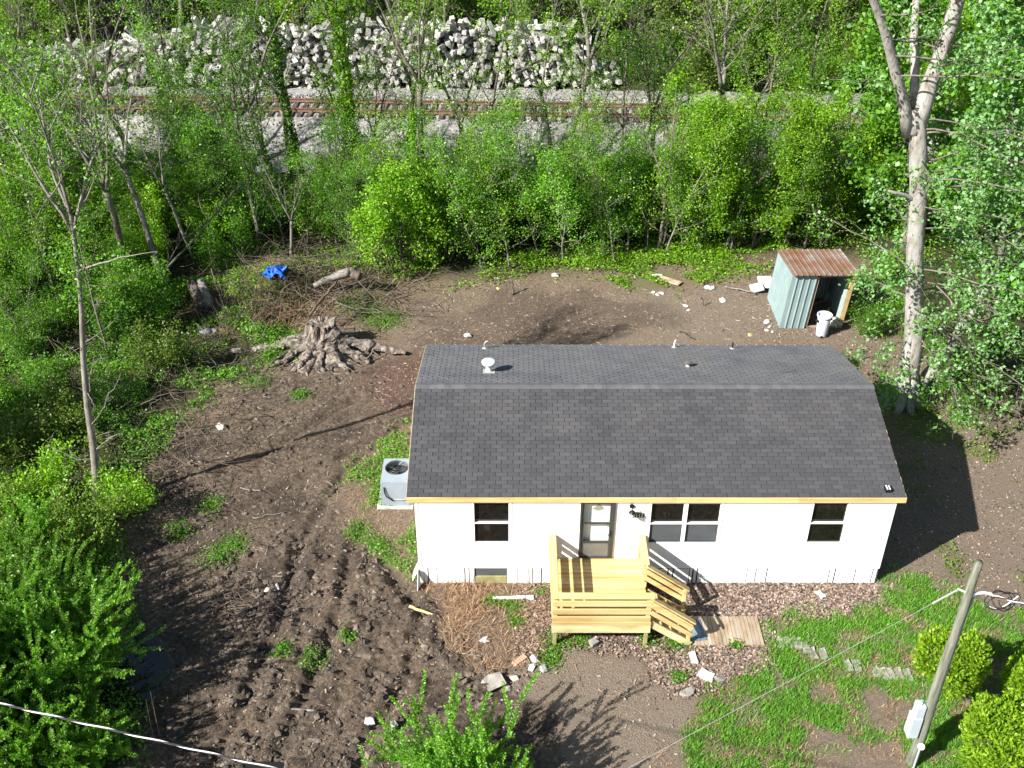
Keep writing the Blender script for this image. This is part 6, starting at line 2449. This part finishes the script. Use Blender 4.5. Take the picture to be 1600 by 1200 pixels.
# blue tarp scrap
tx, ty = g(428, 416, 1.3)
mb = MB()
n = 13
V = []
for i in range(n):
    for j in range(n):
        u, v = i / (n - 1) - 0.5, j / (n - 1) - 0.5
        V.append((0.85 * u + 0.1 * math.sin(v * 9), 0.7 * v + 0.08 * math.sin(u * 11), 0.42 * (fbm(np.array([u * 4]), np.array([v * 4]), 1.2, 3, 2)[0]) - 0.5 * (u * u + v * v) + 0.10 * math.sin(u * 14 + v * 9)))
V = np.array(V)
off = np.array([0, 0, 0.02])
F = [(i * n + j, (i + 1) * n + j, (i + 1) * n + j + 1, i * n + j + 1) for i in range(n - 1) for j in range(n - 1)]
mb.add(V, F)
mb.add(V - off, [tuple(reversed(f)) for f in F])
tag(mb.build('blue_tarp', M['tarp'], None, False, (tx, ty, 1.0)), 'crumpled bright blue tarp scrap on top of the brush heap', 'tarp')
mb = MB()
x, y = g(322, 520)
mb.rock((0, 0, 0.08), 0.34, rs, 0.4)
mb.rock((0.3, 0.1, 0.05), 0.2, rs, 0.4)
tag(mb.build('grey_bag', mat('grey_plastic', [(0.13, 0.15, 0.19), (0.22, 0.24, 0.28)], 4, 0.5), None, True, (x, y, gz(x, y))), 'grey plastic bag half buried in the weeds below the cut logs', 'bag')


# ------------------------------------------------------------------ stones, blocks and scraps
def slab(px_, size, rz_, m, label, cat, name, z=0.0, tilt=(0, 0), group=None, rough=0.012):
    xx, yy = g(*px_)
    sx_, sy_, sz_ = size
    mb = MB()
    vs = []
    for zz in (0, sz_):
        for (a, b) in ((-1, -1), (0, -1), (1, -1), (1, 0), (1, 1), (0, 1), (-1, 1), (-1, 0)):
            vs.append((a * sx_ / 2, b * sy_ / 2, zz))
    vs = np.array(vs) + rs.normal(size=(16, 3)) * rough
    fs = [tuple(range(7, -1, -1)), tuple(range(8, 16))] + [(k, (k + 1) % 8, (k + 1) % 8 + 8, k + 8) for k in range(8)]
    mb.add(vs, fs)
    o = mb.build(name, m, None, False, (xx, yy, gz(xx, yy) + z))
    o.rotation_euler = (tilt[0], tilt[1], rz_)
    return tag(o, label, cat, group)


slab((771, 1068), (0.42, 0.34, 0.10), 0.5, M['concrete'], 'broken grey concrete slab lying in the mud below the porch', 'concrete slab', 'concrete_slab', 0.0, (0.15, -0.1), None, 0.03)
bk = empty('brick', (*g(812, 1033), gz(*g(812, 1033)) + 0.0), 0.75, 'buff grooved brick lying in the dirt in front of the porch', 'brick')
mb = MB()
mb.box(-0.20, 0.20, -0.075, 0.075, 0, 0.06)
mb.build('body', M['brick'], bk)
for k in range(6):
    mb = MB()
    a = -0.20 + k * 0.0667
    mb.box(a + 0.012, a + 0.055, -0.075, 0.075, 0.06, 0.075)
    mb.build('ridge', M['brick'], bk)
slab((1083, 1031), (0.15, 0.34, 0.09), 0.12, M['white_junk'], 'white block standing nearest the end of the stairs', 'block', 'white_block', 0, (0, 0), None, 0.006)
slab((1102, 1059), (0.36, 0.24, 0.09), -0.55, M['white_junk'], 'larger white slab lying below the white block', 'slab', 'white_slab', 0, (0.08, 0.1), None, 0.015)
slab((1125, 1063), (0.22, 0.2, 0.07), 0.3, M['concrete'], 'grey broken lump right beside the larger white slab', 'stone', 'stone', 0, (0, 0.1), None, 0.025)
slab((1075, 1085), (0.30, 0.22, 0.06), 0.9, M['concrete'], 'flat grey stone at the grass edge below the white slab', 'stone', 'stone', 0, (0, 0.1), None, 0.03)
slab((795, 936), (0.85, 0.10, 0.03), 0.05, M['white_junk'], 'long white strip lying in the straw left of the porch', 'strip', 'white_strip', 0.05, (0, 0), None, 0.006)
slab((828, 937), (0.20, 0.12, 0.05), 0.1, M['white_junk'], 'short white piece at the end of the long white strip', 'scrap', 'white_scrap', 0.05, (0, 0.2), None, 0.01)
slab((1281, 931), (0.14, 0.26, 0.05), 0.5, M['white_junk'], 'white scrap lying alone in front of the right window wall', 'scrap', 'white_scrap', 0.02, (0, 0.1), None, 0.01)
slab((927, 1007), (0.20, 0.17, 0.14), 0.6, M['concrete'], 'pale angular stone under the front edge of the porch', 'stone', 'stone', 0, (0.1, 0), None, 0.02)
slab((1046, 441), (0.95, 0.30, 0.04), -0.62, M['grey_board'], 'brown plank lying in the weeds left of the shed', 'plank', 'plank', 0.06, (0, 0), None, 0.008)
slab((1026, 432), (0.45, 0.12, 0.03), 0.1, M['white_junk'], 'white strip beside the brown plank in the weeds', 'strip', 'white_strip', 0.06, (0, 0), None, 0.01)
mbl = [((578, 1128), 0.13, 'white round stone with a dark side in the churned mud', 'stone'), ((615, 1140), 0.12, 'grey stone right of the white round one in the mud', 'stone'),
       ((835, 1031), 0.14, 'pale tan stone just right of the buff brick', 'stone'), ((832, 1042), 0.11, 'white stone below the pale tan stone by the brick', 'stone'),
       ((850, 1046), 0.13, 'white rubble lump nearest the porch post', 'stone'), ((802, 1058), 0.11, 'pale stone between the broken slab and the brick', 'stone'),
       ((793, 1075), 0.09, 'small stone leaning right of the broken grey slab', 'stone'), ((756, 1001), 0.14, 'white crumbling lump in the straw left of the porch', 'stone'),
       ((421, 926), 0.12, 'white chunk left of the clearing centre, lower of the pair', 'stone'), ((432, 920), 0.10, 'white chunk above its lower neighbour in the mud', 'stone'),
       ((347, 668), 0.15, 'pale pink stone high in the muddy clearing', 'stone'), ((867, 430), 0.14, 'white round scrap in the weeds at the back of the yard', 'scrap'),
       ((779, 452), 0.08, 'small yellow scrap at the back of the yard', 'scrap'), ((730, 525), 0.13, 'white flat scrap just behind the roof, left of the vent', 'scrap'),
       ((1172, 524), 0.09, 'yellowish scrap just behind the roof near the shed', 'scrap'), ((570, 1020), 0.20, 'flat brown clod sitting in the churned mud left of the straw', 'clod')]
for (pp, s, lab, cat) in mbl:
    xx, yy = g(*pp)
    mb = MB()
    mb.rock((0, 0, s * 0.3), s, rs, 0.65)
    m = M['white_junk'] if 'white' in lab else M['pine_y'] if 'yellow' in lab else M['mud'] if cat == 'clod' else M['concrete'] if 'grey' in lab else M['stone']
    tag(mb.build('stone' if cat == 'stone' else cat, m, None, False, (xx, yy, gz(xx, yy))), lab, cat)
for k, (px_, py_) in enumerate(((1197, 503), (1203, 510), (1199, 516), (1207, 519))):
    xx, yy = g(px_, py_)
    mb = MB()
    mb.rock((0, 0, 0.03), 0.13 - 0.02 * k, rs, 0.6)
    tag(mb.build('rubble_lump', M['white_junk'], None, False, (xx, yy, gz(xx, yy))), ('farthest', 'second farthest', 'second nearest', 'nearest')[k] + ' of four white rubble lumps left of the shed front', 'rubble', 'white rubble left of the shed')
for k, (px_, py_) in enumerate(((1020, 457), (1027, 461), (1034, 459), (1105, 449), (1112, 450), (1128, 470), (1076, 485), (1072, 478))):
    xx, yy = g(px_, py_)
    mb = MB()
    mb.rock((0, 0, 0.03), 0.09 + 0.04 * rs.random(), rs, 0.4)
    tag(mb.build('white_scrap', M['white_junk'], None, False, (xx, yy, gz(xx, yy))), ('first', 'second', 'third', 'fourth', 'fifth', 'sixth', 'seventh', 'eighth')[[0, 1, 2, 5, 6, 7, 4, 3][k]] + ' from left of the small white scraps behind the house roof', 'scrap', 'white scraps behind the house')
PG = 'half-buried stepping stones across the lawn'
for k, (px_, py_) in enumerate(((1219, 1004), (1231, 1005), (1246, 1006), (1259, 1014), (1270, 1021), (1287, 1022), (1324, 1040), (1339, 1040), (1369, 1049), (1381, 1052), (1392, 1052), (1405, 1052), (1419, 1054))):
    lab = ('first', 'second', 'third', 'fourth', 'fifth', 'sixth', 'seventh')[k if k < 6 else k - 6] + (' stepping stone from the boardwalk in the row beside it' if k < 6 else ' stepping stone from left in the row near the pole')
    slab((px_, py_), (0.17, 0.36, 0.09), 0.05 + rs.normal() * 0.08, M['concrete'], lab, 'stepping stone', 'stepping_stone', -0.055, (rs.normal() * 0.03, rs.normal() * 0.03), PG + (' by the boardwalk' if k < 6 else ' by the pole'), 0.012)


# ------------------------------------------------------------------ labels that point at one plant each
def project(p):
    d = np.array(p, float) - CAM
    dep = d[1] * math.cos(PITCH) - d[2] * math.sin(PITCH)
    up = d[1] * math.sin(PITCH) + d[2] * math.cos(PITCH)
    return 800 + F_PX * d[0] / dep, 600 - F_PX * up / dep


MARKS = [(60, 'at the left frame edge'), (180, 'near the lone pale tree'), (300, 'left of the visible rails'), (450, 'by the rails\' left end'), (600, 'by the heap\'s left half'),
         (760, 'by the heap\'s middle'), (900, 'by the heap\'s right half'), (1040, 'right of the tie heap'), (1190, 'left of the shed'), (1330, 'behind the shed'),
         (1460, 'behind the big pale trunk'), (9999, 'at the right frame edge')]
ORD = ['first', 'second', 'third', 'fourth', 'fifth', 'sixth', 'seventh', 'eighth', 'ninth', 'tenth', 'eleventh', 'twelfth', 'thirteenth', 'fourteenth', 'fifteenth', 'sixteenth', 'seventeenth', 'eighteenth', 'nineteenth', 'twentieth']
BASE = {G1: 'leafy yard-edge bush', G2: 'bushy tree below the bank', G3: 'slender tree, left wood', G4: 'low shrub left of the clearing',
        'thin young trees below the railway bank': 'thin young tree below the bank', 'bare saplings at the foot of the bank': 'bare sapling at the bank foot',
        'bushy trees of the wood on the left': 'leafy bush, left wood', 'bare trees of the wood on the left': 'bare grey tree, left wood',
        G5: 'woodland tree past the railway', 'shrubs beyond the track right of the heap': 'bright shrub beyond the track', 'bare trees close behind the tie heap': 'bare tree rising past the heap',
        'trees of the wood right of the shed': 'leafy tree of the right wood', 'shrubs round the foot of the big pale trunk': 'low shrub by the maple', 'bare saplings among the yard-edge bushes': 'thin pale yard-edge sapling', BG: 'dead branch on the brush heap', G6: 'wispy thicket tree', G7: 'wispy young tree, left wood'}
for grp, base in BASE.items():
    mem = [o for o in COL.objects if o.get('group') == grp and o.parent is None]
    cells = {}
    for o in mem:
        u, v = project(o.location)
        mark = next(t for lim, t in MARKS if u < lim)
        cells.setdefault(mark, []).append((u, o))
    for mark, lst in cells.items():
        lst.sort(key=lambda t: t[0])
        for i, (u, o) in enumerate(lst):
            if len(lst) == 1:
                o['label'] = base + ', the only one ' + mark
            else:
                o['label'] = base + ', ' + ORD[min(i, 19)] + ' from left ' + mark
